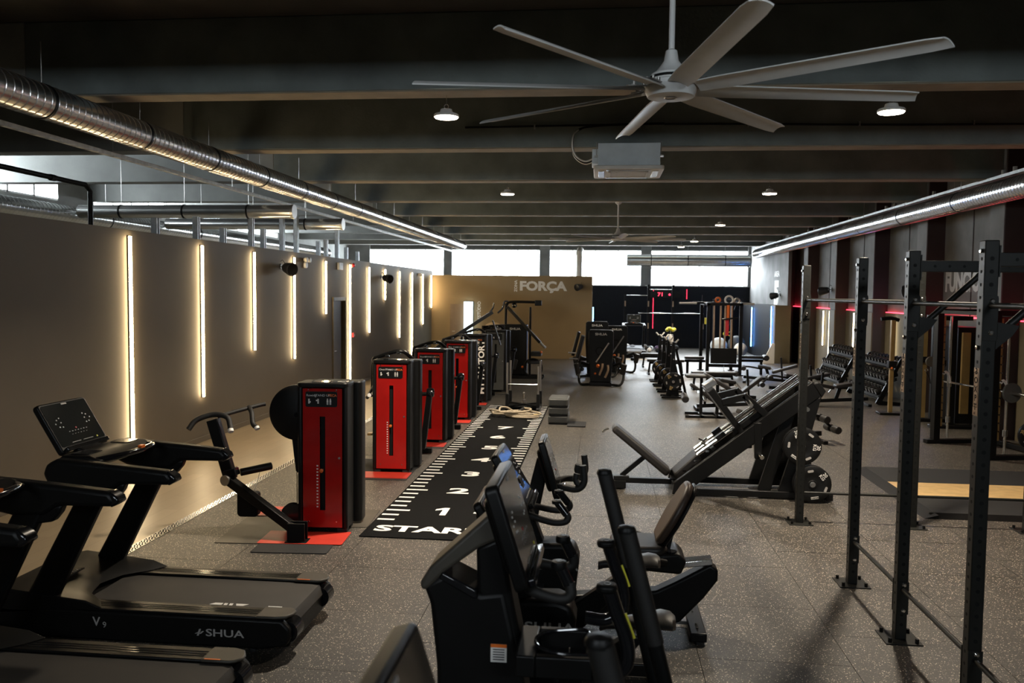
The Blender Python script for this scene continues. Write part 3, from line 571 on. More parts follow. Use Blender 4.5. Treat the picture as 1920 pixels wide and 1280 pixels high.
# ================================================================= RED WEIGHT-TOWER MACHINES
def tower(t, w_=.52, front='red_gloss', words=('Rowing', 'STAND UP', 'TECA'), second=True):
    hw = w_/2; H = 1.57
    sh = O('front_shroud', 'black_plastic', t, bb(-hw, -hw+.05, 0, .30, .04, H-.03), bb(hw-.05, hw, 0, .30, .04, H-.03), bb(-hw+.05, hw-.05, .24, .30, .04, H-.03), bb(-hw+.05, hw-.05, .02, .24, .04, .1), bevel=.02, seg=3)
    cap = O('top_cap', 'black_plastic', t, prism(rrect(-hw-.005, hw+.005, -.015, .315, .05), 'z', H-.05, H), bevel=.012); O('cap_recess', 'black_gloss', cap, prism(rrect(-hw*.5, hw*.9, .04, .22, .04), 'z', H, H+.003)); O('cup_rim', 'steel', cap, ring((hw-.08, .12, H+.003), .045, .004, 'z', 20, 6))
    x0, x1 = -hw+.055, hw-.055; sw = .028
    # panel built round the real slot
    pn = O('front_panel', front, t, bb(x0, -sw-.0, .006, .018, .06, H-.06), bb(sw, x1, .006, .018, .06, H-.06), bb(-sw, sw, .006, .018, 1.22, H-.06), bb(-sw, sw, .006, .018, .06, .24))
    O('weight_stack', 'hole_black', t, *[bb(-.12, .12, .06, .16, .12+.045*i, .16+.045*i) for i in range(20)]); O('guide_rod', 'chrome', t, cyl((-.07, .11, .1), (-.07, .11, 1.45), .01, 8), cyl((.07, .11, .1), (.07, .11, 1.45), .01, 8)); O('stack_shaft', 'hole_black', t, bb(-.03, .03, .05, .2, .24, 1.22))
    O('weight_numbers', 'white_print', pn, *[bb(-sw-.035, -sw-.017, .0045, .006, .27+.033*i, .284+.033*i) for i in range(14)])
    O('pin_knob', 'orange', t, lathe([(.006, .06), (.006, 0), (.018, -.005), (.02, -.025), (.01, -.03)], (-.006, 0, .66), 'y', 14)); O('lock', 'steel', pn, cyl((x1-.03, -.002, .79), (x1-.03, .01, .79), .012, 10)); O('screw', 'chrome', pn, *[cyl((x, .001, z), (x, .008, z), .007, 8) for x in (x0+.06, x1-.06) for z in (.12, H-.075)])
    pl = O('placard', 'black_plastic', pn, tf(prism(rrect(x0+.03, x1-.05, H-.25, H-.09, .02), 'y', -.002, .008)))
    zz = H-.13
    text('lettering', words[0], 'white_print', pl, (x0+.04, -.0026, zz), FACE_CAM, .034, 1, 0, .0004, 'LEFT'); text('lettering', words[1], 'grey_print', pl, (.0, -.0026, zz), FACE_CAM, .032, 1.1, 0, .0004); text('lettering', words[2], 'orange', pl, (x1-.055, -.0026, zz), FACE_CAM, .034, 1.1, .001, .0004, 'RIGHT')
    # little pictograms: two machine outlines and two figures
    pic = [bb(x0+.06, x0+.075, -.003, -.001, zz-.085, zz-.035), bb(x0+.075, x0+.085, -.003, -.001, zz-.075, zz-.06), bb(-.05, -.035, -.003, -.001, zz-.085, zz-.035), bb(-.065, -.05, -.003, -.001, zz-.06, zz-.045)]
    for fx in (.055, .085): pic += [cyl((fx, -.003, zz-.038), (fx, -.001, zz-.038), .007, 8), bb(fx-.009, fx+.009, -.003, -.001, zz-.07, zz-.046), bb(fx-.008, fx-.002, -.003, -.001, zz-.095, zz-.07), bb(fx+.002, fx+.008, -.003, -.001, zz-.095, zz-.07)]
    O('pictogram', 'white_print', pl, *pic)
    if second:
        O('rear_shroud', 'black_plastic', t, prism(rrect(-hw+.06, hw+.07, .36, .60, .05), 'z', .03, H-.02), bevel=.015); O('frame_beam', 'black_metal', t, bb(-.08, .08, .28, .38, .0, .1), bb(-.08, .08, .28, .38, 1.3, 1.4))
    O('foot', 'rubber_black', t, *[bb(x-.05, x+.05, y-.05, y+.05, .008, .045) for x in (-hw+.06, hw-.06) for y in (.07, .25)])
MA = 'red gloss weight tower machines'
t = thing('rowing_machine', 'dark red weight tower with round black wheel cover, beside the START lettering', 'gym machine', (-2.84, 8.33, 0), 4, MA)
tower(t)
O('floor_plate', 'dark_mat', t, prism(rrect(-.98, -.30, -.42, .55, .02), 'z', 0, .008), prism(rrect(-.28, .42, .22, .95, .02), 'z', 0, .008)); O('floor_plate', 'red_mat', t, prism(rrect(-.55, .30, -.42, .02, .02), 'z', .008, .012), prism(rrect(-.98, -.3, .6, 1.0, .02), 'z', .001, .007)); O('floor_plate', 'rubber_black', t, prism(rrect(-.52, .22, -.70, -.43, .02), 'z', 0, .01))
O('wheel_cover', 'black_plastic', t, lathe([(.01, .10), (.27, .10), (.29, .115), (.29, .20), (.27, .215), (.01, .215)], (-.30, 0, 1.24), 'y', 44)); O('wheel_hub', 'black_gloss', t, cyl((-.30, .092, 1.22), (-.30, .11, 1.22), .025, 12))
O('lever', 'black_metal', t, prism([(-.37, 1.05), (-.29, 1.05), (-.27, .62), (-.30, .60), (-.32, .62)], 'y', .13, .18), bevel=.01); O('cable', 'steel', t, cyl((-.31, .15, .62), (-.31, .15, .14), .004, 6))
fa = O('frame_arm', 'black_metal', t, bar((-.98, -.02, .55), (-.17, -.30, .10), .09, .09), bevel=.008); O('frame_end_cap', 'steel', fa, cyl((-1.0, -.08, .55), (-.96, .04, .55), .055, 16))
O('chest_column', 'black_metal', t, bar((-.96, .0, .55), (-1.15, .02, 1.17), .10, .12, (1, 0, 0)), bevel=.01)
O('column_collar', 'black_gloss', t, bar((-.95, .0, .58), (-.97, .0, .66), .12, .14, (1, 0, 0)), bevel=.008)
hb = O('handlebar', 'foam_grip', t, tube([(-1.36, -.10, 1.08), (-1.30, -.04, 1.17), (-1.15, .02, 1.22), (-1.0, .0, 1.20), (-.95, -.04, 1.12), (-.93, -.08, 1.07)], .028, 10), tube([(-1.10, .03, 1.2), (-.95, .18, 1.24), (-.78, .34, 1.28), (-.72, .38, 1.29)], .022, 10), tube([(-.86, .27, 1.27), (-.80, .18, 1.22), (-.76, .10, 1.12), (-.70, .06, 1.08)], .026, 10))
O('grip_end', 'white_paint', hb, cyl((-.935, -.07, 1.085), (-.925, -.085, 1.06), .03, 12), cyl((-.71, .065, 1.09), (-.695, .055, 1.07), .028, 12))
O('foot_roller', 'padding', t, cyl((-.90, .1, .60), (-.62, .28, .64), .04, 14), bevel=.01)
O('pulley', 'black_gloss', t, lathe([(.01, -.03), (.12, -.03), (.105, 0), (.12, .03), (.01, .03)], (-.36, .16, .15), 'y', 28)); O('pulley', 'black_gloss', t, lathe([(.01, -.03), (.07, -.03), (.06, 0), (.07, .03), (.01, .03)], (-.17, -.33, .09), 'y', 20))
O('pivot_bracket', 'black_metal', t, bb(-.26, -.08, -.38, -.36, .012, .2), bb(-.26, -.08, -.28, -.26, .012, .2), bb(-.28, -.06, -.40, -.24, .008, .02), bevel=.006)
O('support_block', 'black_plastic', t, prism(rrect(-.92, -.70, .14, .40, .04), 'y', .05, .16), bevel=.01); O('cable', 'steel', t, cyl((-.7, .1, .2), (-.4, .16, .2), .005, 6), cyl((-.72, .2, .6), (-.76, .14, .4), .003, 6))
def press_machine(y, words, label, x=-2.86, front='red_gloss', lever=1, up=0, group=MA, mat='red_mat', extra=0):
    t = thing('press_machine', label, 'gym machine', (x, y, 0), 2, group); tower(t, .53, front, words)
    O('floor_plate', mat, t, prism(rrect(-.55, .29, -.36, .02, .02), 'z', .004, .010)); O('floor_plate', 'rubber_black', t, prism(rrect(-.6, .30, -.46, .9, .02), 'z', 0, .006)); O('floor_plate', 'dark_mat', t, prism(rrect(.302, .325, .5, 1.3, .008), 'z', 0, .006))
    O('base_beam', 'black_metal', t, bb(-.06, .06, .3, 1.5, .01, .1), bb(-.45, .33, 1.42, 1.5, .01, .09), bevel=.006)
    if lever:
        lv = O('lever_arm', 'black_metal', t, bar((.41, .75, 1.03), (.30, .82, .20), .08, .10, (0, 1, 0)), bevel=.01); O('axle', 'black_metal', lv, cyl((-.1, .75, 1.0), (.38, .75, 1.02), .028, 12)); O('axle_cap', 'black_gloss', lv, lathe([(.01, -.06), (.06, -.05), (.075, 0), (.06, .05), (.01, .06)], (.42, .75, 1.04), 'x', 20)); O('cap_bolt', 'chrome', lv, cyl((.42, .68, 1.04), (.42, .80, 1.04), .02, 10))
    for s in (-1, 1):
        hd = O('handle_arm', 'black_metal', t, tube([(s*.1-.2, .7, 1.35), (-.28+s*.05, .45, 1.2), (-.33, .1+s*.12, 1.05)], .022, 8)); O('hand_grip', 'foam_grip', hd, cyl((-.33, .1+s*.12, 1.05), (-.27, -.05+s*.12, 1.10), .024, 12)); O('grip_end', 'white_paint', hd, cyl((-.268, -.052+s*.12, 1.10), (-.26, -.07+s*.12, 1.105), .027, 12))
    O('back_pad', 'padding', t, box(-.1, 1.15, .85, .3, .1, .7, (-12, 0, 0)), bevel=.03); O('seat_pad', 'padding', t, box(-.1, .9, .45, .34, .36, .08), bevel=.025); O('seat_post', 'black_metal', t, bb(-.15, -.05, .9, 1.0, .08, .42), bb(-.14, -.06, 1.2, 1.3, .08, 1.2))
    O('handle_guard', 'ochre_metal', t, bb(-.36, -.30, .1, .22, .5, .53))
    for i in range(3): O('coupler', 'chrome', t, cyl((-.35+.16*i, .5, 1.55+.045*i), (-.30+.16*i, .5, 1.56+.045*i), .026, 10))
    O('top_arm', 'black_metal', t, tube([(-.38, .5, 1.1), (-.37, .5, 1.5), (-.3, .5, 1.57), (.02, .52, 1.66), (.18, .6, 1.55)], .028, 8))
    if up:
        u_ = O('raised_lever', 'black_metal', t, bar((-.55, .6, 1.35), (.62, .75, 2.12), .07, .07), bar((.62, .75, 1.95), (.78, .75, 1.45), .03, .03), bevel=.006); O('hook', 'black_gloss', u_, tube([(.55, .75, 2.1), (.62, .75, 2.2), (.64, .75, 2.3)], .018, 8), tube([(.72, .75, 2.1), (.82, .75, 2.2), (.86, .75, 2.33), (.94, .75, 2.34)], .018, 8))
    return t
press_machine(11.27, ('Chest Press', 'STAND UP', 'TECA'), 'red weight tower with curved top arm, second of the red row')
press_machine(13.62, ('Shoulder', 'STAND UP', 'TECA'), 'bright red weight tower, third of the red row', -2.80)
press_machine(16.15, ('Row', 'STAND UP', 'TECA'), 'red weight tower with raised lever arm and hooks, fourth of the row', -2.78, up=1)
t = press_machine(18.75, ('Lat', 'STAND UP', 'TECA'), 'black weight tower with tall white lettering, behind the red row', -2.82, front='black_gloss')
pn = [o for o in t.children if o.name.startswith('front_panel')][0]
text('lettering', 'MY FACTORY', 'white_print', pn, (.15, .002, .82), (90, -90, 0), .19, 1.05, .006)
t = press_machine(20.9, ('', '', ''), 'plain grey black machine tower past the lettered tower', -2.62, front='step_grey', mat='dark_mat', group='black weight machines')
# ================================================================= SLED, ROPE, STEPS
t = thing('push_sled', 'steel push sled with two tall poles on the turf lane', 'push sled', (-1.62, 17.95, 0.012))
for s in (-1, 1):
    O('skid', 'black_metal', t, prism([(-.42, 0), (.42, 0), (.5, .06), (.48, .08), (-.48, .08), (-.5, .06)], 'x', s*.33-.03, s*.33+.03), bevel=.005)
    for yv in (-.32, .3): ps = O('pole_socket', 'black_metal', t, bb(s*.33-.035, s*.33+.035, yv-.035, yv+.035, .08, .36), bevel=.005); O('pole', 'steel', t, cyl((s*.33, yv, .1), (s*.33, yv, 1.02 if yv > 0 or s < 0 else .95), .022, 12))
O('cross_bar', 'chrome', t, cyl((-.33, -.32, .56), (.33, -.32, .56), .017, 12)); O('deck_plate', 'black_metal', t, bb(-.3, .3, -.2, .2, .06, .08), bar((-.32, -.3, .10), (.32, .28, .10), .06, .03), bar((.32, -.3, .10), (-.32, .28, .10), .06, .03), bevel=.004); O('weight_peg', 'chrome', t, cyl((0, 0, .08), (0, 0, .32), .024, 12)); O('peg_collar', 'steel', t, lathe([(.03, 0), (.05, .0), (.05, .05), (.03, .05)], (0, 0, .16)), ball((0, 0, .34), .03))
random.seed(3)
pts = []
for i in range(64):
    a = i*.72; r = .23+.07*sin(i*.37)+.05*sin(i*.91+1); ox, oy = .13*sin(i*.21), .08*cos(i*.29)
    z = .024+.075*(.5+.5*sin(i*.53))*(i/64)+.0008*i + (.08 if i in (22, 23, 47, 48) else 0)
    pts.append((ox+r*1.25*cos(a), oy+r*.9*sin(a), z))
t = thing('battle_rope', 'coiled pale battle rope lying on the turf lane', 'rope', (-1.66, 16.75, .012)); O('rope_coil', 'rope', t, tube(pts, .019, 8, k=3)); O('rope_end', 'yellow_print', t, tube([pts[0], (pts[0][0]*1.3, pts[0][1]*1.3, .03)], .026, 8)); O('rope_end', 'rubber_black', t, tube([pts[-1], (pts[-1][0]-.2, pts[-1][1]-.12, .03)], .028, 8))
for i, lab in enumerate(('grey aerobic step platform at the bottom of the stack', 'grey aerobic step platform in the middle of the stack', 'grey aerobic step platform on top of the stack')):
    t = thing('step_platform', lab, 'step platform', (-.78, 16.3, .165*i), random.uniform(-2, 2), 'stacked step platforms')
    O('platform', 'step_grey', t, prism(rrect(-.19, .19, -.36, .36, .05), 'z', .03, .16), bevel=.018); O('top_mat', 'rubber_black' if i < 2 else 'step_grey', t, prism(rrect(-.16, .16, -.33, .33, .04), 'z', .16, .165)); O('base_rim', 'black_plastic', t, prism(rrect(-.185, .185, -.355, .355, .05), 'z', 0, .03))
t = thing('floor_mat', 'flat dark mat lying beside the step stack', 'mat', (-.5, 16.0, 0)); O('mat_sheet', 'rubber_black', t, prism(rrect(-.1, .25, -.3, .3, .02), 'z', .0015, .02))
# ================================================================= ELLIPTICALS (origin on floor, local x to the user side)
def elliptical():
    t = thing('elliptical_trainer', 'black elliptical trainer with open triangular front shell and cup tray', 'elliptical', (0, 3.62, 0), 0, 'elliptical trainers')
    W = .10
    def q(pl): return [(x*1.03, 2.52-(2.52-z)*1.03 if z > .3 else z) for x, z in pl]
    O('front_shell', 'black_plastic', t, prism(q([(-.73, 1.28), (-.64, 1.335), (-.48, 1.255), (-.38, 1.27), (-.30, .93), (-.22, .3), (-.25, .06), (-.66, .06), (-.67, .93), (-.70, 1.2)]), 'y', -W, W), bevel=.025, seg=3)
    O('brow', 'dark_mat', t, prism(q([(-.43, 1.60), (-.455, 1.59), (-.70, 1.36), (-.745, 1.285), (-.73, 1.255), (-.70, 1.27), (-.63, 1.345), (-.49, 1.45), (-.40, 1.49)]), 'y', -W-.005, W+.005), bevel=.022, seg=3)
    O('console_neck', 'black_plastic', t, prism(q([(-.505, 1.45), (-.40, 1.50), (-.36, 1.30), (-.30, 1.0), (-.36, .9), (-.47, 1.2), (-.50, 1.26)]), 'y', -W+.01, W-.01), bevel=.02)
    O('shell_tray', 'black_gloss', t, prism(q([(-.66, 1.315), (-.645, 1.345), (-.50, 1.275), (-.49, 1.24), (-.51, 1.235)]), 'y', -W-.012, W+.012), bevel=.008)
    O('warning_label', 'white_print', t, bb(-.45, -.38, -W-.0015, -W, .92, 1.0)); O('label_header', 'orange', t, bb(-.45, -.38, -W-.0025, -W-.001, .985, 1.0)); O('label_text', 'rubber_black', t, *[bb(-.44, -.39, -W-.0025, -W-.001, .93+.011*i, .934+.011*i) for i in range(5)])
    console(t, (-.41, 1.735), (-.27, 1.30), .56, .06, 1, .005)
    for s in (-1, 1):
        h = O('handlebar', 'foam_grip', t, tube([(-.34, s*.10, 1.29), (-.26, s*.18, 1.27), (-.15, s*.20, 1.25), (-.105, s*.20, 1.27), (-.11, s*.195, 1.32)], .024, 10))
        O('pulse_grip', 'black_gloss', h, cyl((-.112, s*.195, 1.31), (-.15, s*.185, 1.385), .025, 14)); O('grip_button', 'black_plastic', h, lathe([(.01, .0), (.032, .0), (.034, .015), (.03, .03), (.01, .033)], (-.155, s*.185, 1.375), 'z', 18)); O('button_mark', 'white_print', h, ring((-.155, s*.185, 1.408), .012, .0015, 'z', 16, 4), bb(-.162, -.148, s*.185-.0012, s*.185+.0012, 1.408, 1.4095), bb(-.1562, -.1538, s*.185-.007, s*.185+.007, 1.408, 1.4095))
        sh = O('side_handle', 'black_gloss', t, tube([(-.05, s*.30, .98), (.05, s*.30, .975), (.125, s*.30, 1.03), (.125, s*.30, 1.13), (.085, s*.30, 1.24), (.055, s*.30, 1.33)], .03, 12)); O('handle_head', 'black_plastic', sh, prism(rrect(.0, .085, s*.30-.038, s*.30+.038, .035), 'z', 1.325, 1.36), bevel=.012)
        O('button_mark', 'white_print', sh, ring((.045, s*.30, 1.361), .014, .0015, 'z', 16, 4)); O('reflective_strip', 'yellow_strip', sh, bar((.155, s*.30, 1.14), (.117, s*.30, 1.24), .014, .006, (0, 1, 0)))
    O('cup_tray', 'black_plastic', t, bb(-.32, -.24, -.34, -.02, .97, 1.06), bb(-.24, .0, -.34, -.30, .97, 1.06), bb(-.24, .0, -.06, -.02, .97, 1.06), bb(-.02, .02, -.34, -.02, .97, 1.06), bb(-.24, -.02, -.30, -.06, .97, .985), bevel=.012)
    O('tray_rim', 'black_gloss', t, tube([(-.03, -.30, 1.06), (-.03, -.06, 1.06), (-.14, -.06, 1.06), (-.22, -.10, 1.06), (-.25, -.18, 1.06), (-.22, -.26, 1.06), (-.14, -.30, 1.06), (-.03, -.30, 1.06)], .008, 8, k=4)); O('tray_divider', 'steel', t, bb(-.11, -.105, -.2, -.14, .985, 1.02))
    for s, tx, tz in ((-1, .115, 1.60), (1, .03, 1.67)):
        a = O('moving_arm', 'black_metal', t, cyl((tx+.31, s*.36, .42), (tx+.12, s*.36, tz-.45), .03, 12)); ya = s*.36
        O('arm_grip', 'foam_grip', a, cyl((tx+.12, ya, tz-.45), (tx, ya, tz), .035, 16)); O('grip_end', 'black_plastic', a, lathe([(.036, -.012), (.037, 0), (.030, .012), (.005, .016)], (tx, ya, tz), 'z', 16))
        O('pedal_arm', 'black_metal', t, tube([(-.25, s*.16, .35), (.3, s*.18, .28), (1.0, s*.18, .30)], .03, 10)); O('pedal', 'rubber_black', t, bb(.35, .72, s*.18-.08, s*.18+.08, .31, .35), bevel=.015)
    O('base_frame', 'black_metal', t, bb(-.62, -.5, -.32, .32, 0, .07), bb(1.05, 1.15, -.32, .32, 0, .07), bb(-.55, 1.1, -.05, .05, .03, .10), bevel=.01)
    return t
el = elliptical(); dup(el, (-.02, 1.66, 0), None, 'black elliptical trainer cut off at the bottom edge, only console and grip showing')
# ================================================================= UPRIGHT BIKES
def bike(short=False):
    t = thing('upright_bike', 'black upright exercise bike directly behind the elliptical with cup tray', 'exercise bike', (0, 4.42, 0), 0, 'upright exercise bikes')
    sh = O('body_shell', 'black_plastic', t, prism([(-.52, .22), (-.50, .62), (-.46, .84), (-.40, .90), (-.20, .905), (-.13, .88), (-.10, .80), (-.13, .5), (-.18, .3), (-.24, .2)], 'y', -.11, .11), bevel=.03, seg=3)
    logo(sh, (-.375, -.1115, .76), FACE_CAM, .075, 'silver_print', 'SHUA', 1.4)
    O('crank_cover', 'black_gloss', t, cyl((-.27, -.14, .52), (-.27, .14, .52), .09, 24)); 
    for s in (-1, 1): c = O('crank', 'black_metal', t, bar((-.27, s*.15, .52), (-.27+s*.10, s*.15, .52-s*.13), .025, .04), bevel=.005); O('pedal', 'rubber_black', c, box(-.27+s*.10, s*.21, .52-s*.13, .10, .09, .03), bevel=.006)
    O('console_post', 'black_plastic', t, prism([(-.46, .82), (-.33, .88), (-.50, 1.32), (-.60, 1.28)], 'y', -.06, .06), bevel=.015)
    dz = -.05 if short else 0; dx = .03 if short else 0; console(t, (-.63+dx, 1.50+dz), (-.41+dx, 1.14+dz), .46, .05, 1)
    O('orange_label', 'orange', t, box(-.46, -.062, 1.02, .035, .004, .04))  # flat orange label stuck on the console post
    for s in (-1, 1):
        if short:
            h = O('handlebar', 'foam_grip', t, tube([(-.47, s*.05, 1.08), (-.44, s*.12, 1.05), (-.37, s*.14, 1.02), (-.34, s*.14, 1.04)], .022, 10)); O('pulse_grip', 'black_gloss', h, cyl((-.34, s*.14, 1.03), (-.37, s*.13, 1.11), .024, 14)); continue
        h = O('handlebar', 'foam_grip', t, tube([(-.48, s*.05, 1.10), (-.42, s*.12, 1.09), (-.28, s*.15, 1.06), (-.20, s*.155, 1.065), (-.175, s*.15, 1.09), (-.185, s*.148, 1.12)], .022, 10)); O('pulse_grip', 'black_gloss', h, cyl((-.185, s*.148, 1.11), (-.245, s*.14, 1.185), .024, 14)); O('grip_button', 'black_plastic', h, lathe([(.01, 0), (.03, 0), (.03, .02), (.01, .024)], (-.25, s*.14, 1.178), 'z', 16)); O('button_mark', 'white_print', h, ring((-.25, s*.14, 1.203), .011, .0015, 'z', 14, 4))
    O('seat_tube', 'black_metal', t, prism([(-.24, .28), (-.10, .30), (.20, .62), (.26, .70), (.18, .72), (-.18, .45)], 'y', -.04, .04), bevel=.01); O('seat_post', 'chrome', t, cyl((.16, 0, .58), (.23, 0, .76), .022, 12)); O('seat_knob', 'orange', t, lathe([(.008, 0), (.02, -.01), (.022, -.05), (.01, -.055)], (.17, -.04, .60), 'y', 12))
    V = []; n = 12; prof = [(.02, .03, .765), (.06, .035, .78), (.16, .05, .79), (.26, .10, .80), (.35, .125, .815), (.40, .115, .81), (.42, .06, .80)]
    F = []
    for x, wd, z in prof:
        for j in range(n): a = 2*pi*j/n; V.append(Vector((x, wd*cos(a), z+.032*sin(a)-.02)))
    for i in range(len(prof)-1): F += [(i*n+j, i*n+(j+1) % n, (i+1)*n+(j+1) % n, (i+1)*n+j) for j in range(n)]
    F += [tuple(range(n-1, -1, -1)), tuple(range((len(prof)-1)*n, len(prof)*n))]
    O('saddle', 'padding', t, (V, F))
    O('base_frame', 'black_metal', t, bb(-.62, -.52, -.28, .28, 0, .07), bb(.38, .48, -.28, .28, 0, .07), bb(-.55, .42, -.05, .05, .03, .12), bb(-.50, -.2, -.06, .06, .1, .25), bevel=.012)
    return t
bike(True); bk = bike(); bk.location = (-.01, 5.42, 0); bk['label'] = 'black upright exercise bike between the other bike and the recumbent'
# ================================================================= RECUMBENT BIKE
t = thing('recumbent_bike', 'black recumbent bike with brown high backrest', 'exercise bike', (0, 6.3, 0))
O('front_shell', 'black_plastic', t, prism([(-.75, .1), (-.72, .55), (-.6, .70), (-.42, .66), (-.30, .45), (-.22, .15), (-.3, .08)], 'y', -.11, .11), bevel=.03)
O('console_post', 'black_plastic', t, prism([(-.62, .62), (-.48, .66), (-.36, 1.28), (-.46, 1.28)], 'y', -.06, .06), bevel=.015)
console(t, (-.40, 1.43), (-.27, 1.00), .40, .05, 1)
for s in (-1, 1):
    O('handlebar', 'foam_grip', t, tube([(-.36, s*.05, 1.05), (-.27, s*.14, 1.08), (-.15, s*.19, 1.08), (-.10, s*.20, 1.14), (-.11, s*.20, 1.26)], .025, 10)); O('horn_grip', 'foam_grip', t, tube([(-.12, s*.19, 1.09), (-.16, s*.17, 1.14), (-.155, s*.165, 1.19)], .024, 10))
    c = O('crank', 'black_metal', t, bar((-.42, s*.13, .38), (-.36+s*.1, s*.13, .38+s*.13), .025, .04)); O('pedal', 'rubber_black', c, box(-.36+s*.1, s*.2, .38+s*.13, .04, .1, .1), bevel=.006)
    O('seat_handle', 'black_plastic', t, tube([(.50, s*.20, .56), (.40, s*.27, .60), (.22, s*.28, .65), (.12, s*.27, .66)], .028, 10))
O('main_frame', 'black_metal', t, prism([(-.3, .10), (-.3, .22), (.45, .30), (.60, .38), (.84, .52), (.90, .48), (.90, .40), (.80, .26), (.62, .06), (-.2, .06)], 'y', -.07, .07), bevel=.02, seg=3)
O('seat_rail', 'chrome', t, bar((.20, 0, .44), (.86, 0, .535), .11, .05), bevel=.008); O('seat_carriage', 'black_plastic', t, prism([(.28, .48), (.24, .58), (.60, .62), (.66, .56), (.62, .46)], 'y', -.16, .16), bevel=.02); O('carriage_cup', 'black_gloss', t, cyl((.55, -.11, .58), (.55, -.11, .625), .04, 16))
O('seat_cushion', 'padding', t, prism(rrect(.10, .52, -.21, .21, .10, 6), 'z', .60, .67), bevel=.028, seg=3)
bkp = [(-.13, 0), (-.17, .08), (-.20, .2), (-.19, .32), (-.15, .44), (-.08, .50), (.08, .50), (.15, .44), (.19, .32), (.20, .2), (.17, .08), (.13, 0)]
dv = Vector((.24, 0, .44)).normalized(); nv = Vector((-dv.z, 0, dv.x))
def bslab(h0, h1, k=1): return [Vector((.47, 0, .66))+Vector((0, 1, 0))*u*k+dv*(.25+(v-.25)*k)+nv*h0 for u, v in bkp]+[Vector((.47, 0, .66))+Vector((0, 1, 0))*u*k+dv*(.25+(v-.25)*k)+nv*h1 for u, v in bkp], [tuple(range(11, -1, -1)), tuple(range(12, 24))]+[(i, (i+1) % 12, 12+(i+1) % 12, 12+i) for i in range(12)]
O('backrest', 'brown_pad', t, bslab(-.005, .055), bevel=.03, seg=3); O('backrest_shell', 'black_plastic', t, bslab(-.03, -.004, 1.02), bevel=.012); O('backrest_post', 'black_metal', t, bar((.52, 0, .56), (.58, 0, .85), .10, .03, (1, 0, 0)), bevel=.006)
O('rear_foot', 'black_metal', t, bb(.68, .80, -.30, .30, .02, .085), bevel=.01); O('foot_bolt', 'chrome', t, *[cyl((.74, y, .085), (.74, y, .09), .008, 8) for y in (-.2, -.12, .12)]); O('foot_strut', 'steel', t, bb(.45, .70, -.05, .05, .05, .075)); O('levelling_foot', 'rubber_black', t, *[cyl((.74, s*.27, 0), (.74, s*.27, .03), .025, 12) for s in (-1, 1)]); O('front_foot', 'black_metal', t, bb(-.72, -.60, -.28, .28, 0, .08), bevel=.01)
# ================================================================= LEG PRESS AND ITS PLATES
YN, YF = 10.55, 11.25
t = thing('leg_press', 'black plate-loaded leg press sled machine with inclined rails', 'leg press', (0, 0, 0))
YM = (YN+YF)/2
for y in (YN, YF):
    r_ = O('inclined_rail', 'black_metal', t, prism([(.93, .02), (1.06, .02), (2.70, 1.30), (2.66, 1.42), (2.58, 1.47), (.95, .17)], 'y', y-.04, y+.04), bevel=.01)
    O('rail_end', 'black_plastic', r_, prism([(2.60, 1.44), (2.66, 1.47), (2.75, 1.36), (2.70, 1.28)], 'y', y-.05, y+.05), bevel=.01)
    O('base_beam', 'black_metal', t, bb(1.0, 2.85, y-.035, y+.035, .02, .10), bevel=.006)
    O('strut', 'black_metal', t, prism([(2.22, .1), (2.42, .1), (2.70, 1.28), (2.55, 1.22)], 'y', y-.03, y+.03), bevel=.006); O('strut', 'black_metal', t, prism([(1.98, .10), (2.14, .10), (2.42, 1.1), (2.25, 1.0)], 'y', y-.025+.05*(1 if y < 11 else -1), y+.025+.05*(1 if y < 11 else -1)), bevel=.006)
    s = -1 if y < 11 else 1
    O('storage_peg', 'steel', t, cyl((2.50, y, 1.15), (2.50, y+s*.2, 1.15), .026, 14)); O('storage_peg', 'steel', t, cyl((2.46, y, .71), (2.46, y+s*.22, .71), .024, 14)); O('storage_peg', 'steel', t, cyl((2.59, y, .235), (2.59, y+s*.22, .235), .024, 14))
    g_ = O('guide_rod', 'chrome', t, cyl((1.25, y-s*.16, .50), (2.53, y-s*.16, 1.50), .022, 14)); O('guide_rod', 'chrome', t, cyl((1.25, y-s*.24, .47), (2.53, y-s*.24, 1.47), .018, 14))
    O('stopper', 'black_plastic', t, bar((1.48, y-s*.16, .70), (1.58, y-s*.16, .78), .05, .06)); O('safety_lever', 'chrome', t, tube([(1.32, y-s*.2, .52), (1.37, y-s*.2, .60), (1.30, y-s*.2, .64)], .012, 8), box(1.42, y-s*.18, .6, .05, .02, .12, (0, -50, 0)))
    O('handle_hook', 'black_metal', t, bar((1.95, y+s*.01, .95), (1.97, y+s*.01, .50), .09, .08, (0, 1, 0)), bevel=.008); O('hook_pin', 'chrome', t, cyl((1.97, y, .57), (1.99, y+s*.16, .54), .026, 12))
O('cross_tube', 'black_metal', t, bb(2.55, 2.65, YN, YF, 1.34, 1.43), bb(2.35, 2.43, YN, YF, .05, .12), bb(.95, 1.04, YN, YF, .04, .12), bb(2.78, 2.86, YN-.1, YF+.1, .02, .10), bevel=.006)
cr = O('sled_carriage', 'black_metal', t, bar((1.68, YN+.12, .80), (2.06, YN+.12, 1.10), .05, .07), bar((1.68, YF-.12, .80), (2.06, YF-.12, 1.10), .05, .07), bevel=.006)
O('foot_plate', 'black_metal', t, prism([(1.74, .80), (1.80, .83), (1.42, 1.36), (1.34, 1.31)], 'y', YN+.02, YF-.02), bevel=.01)
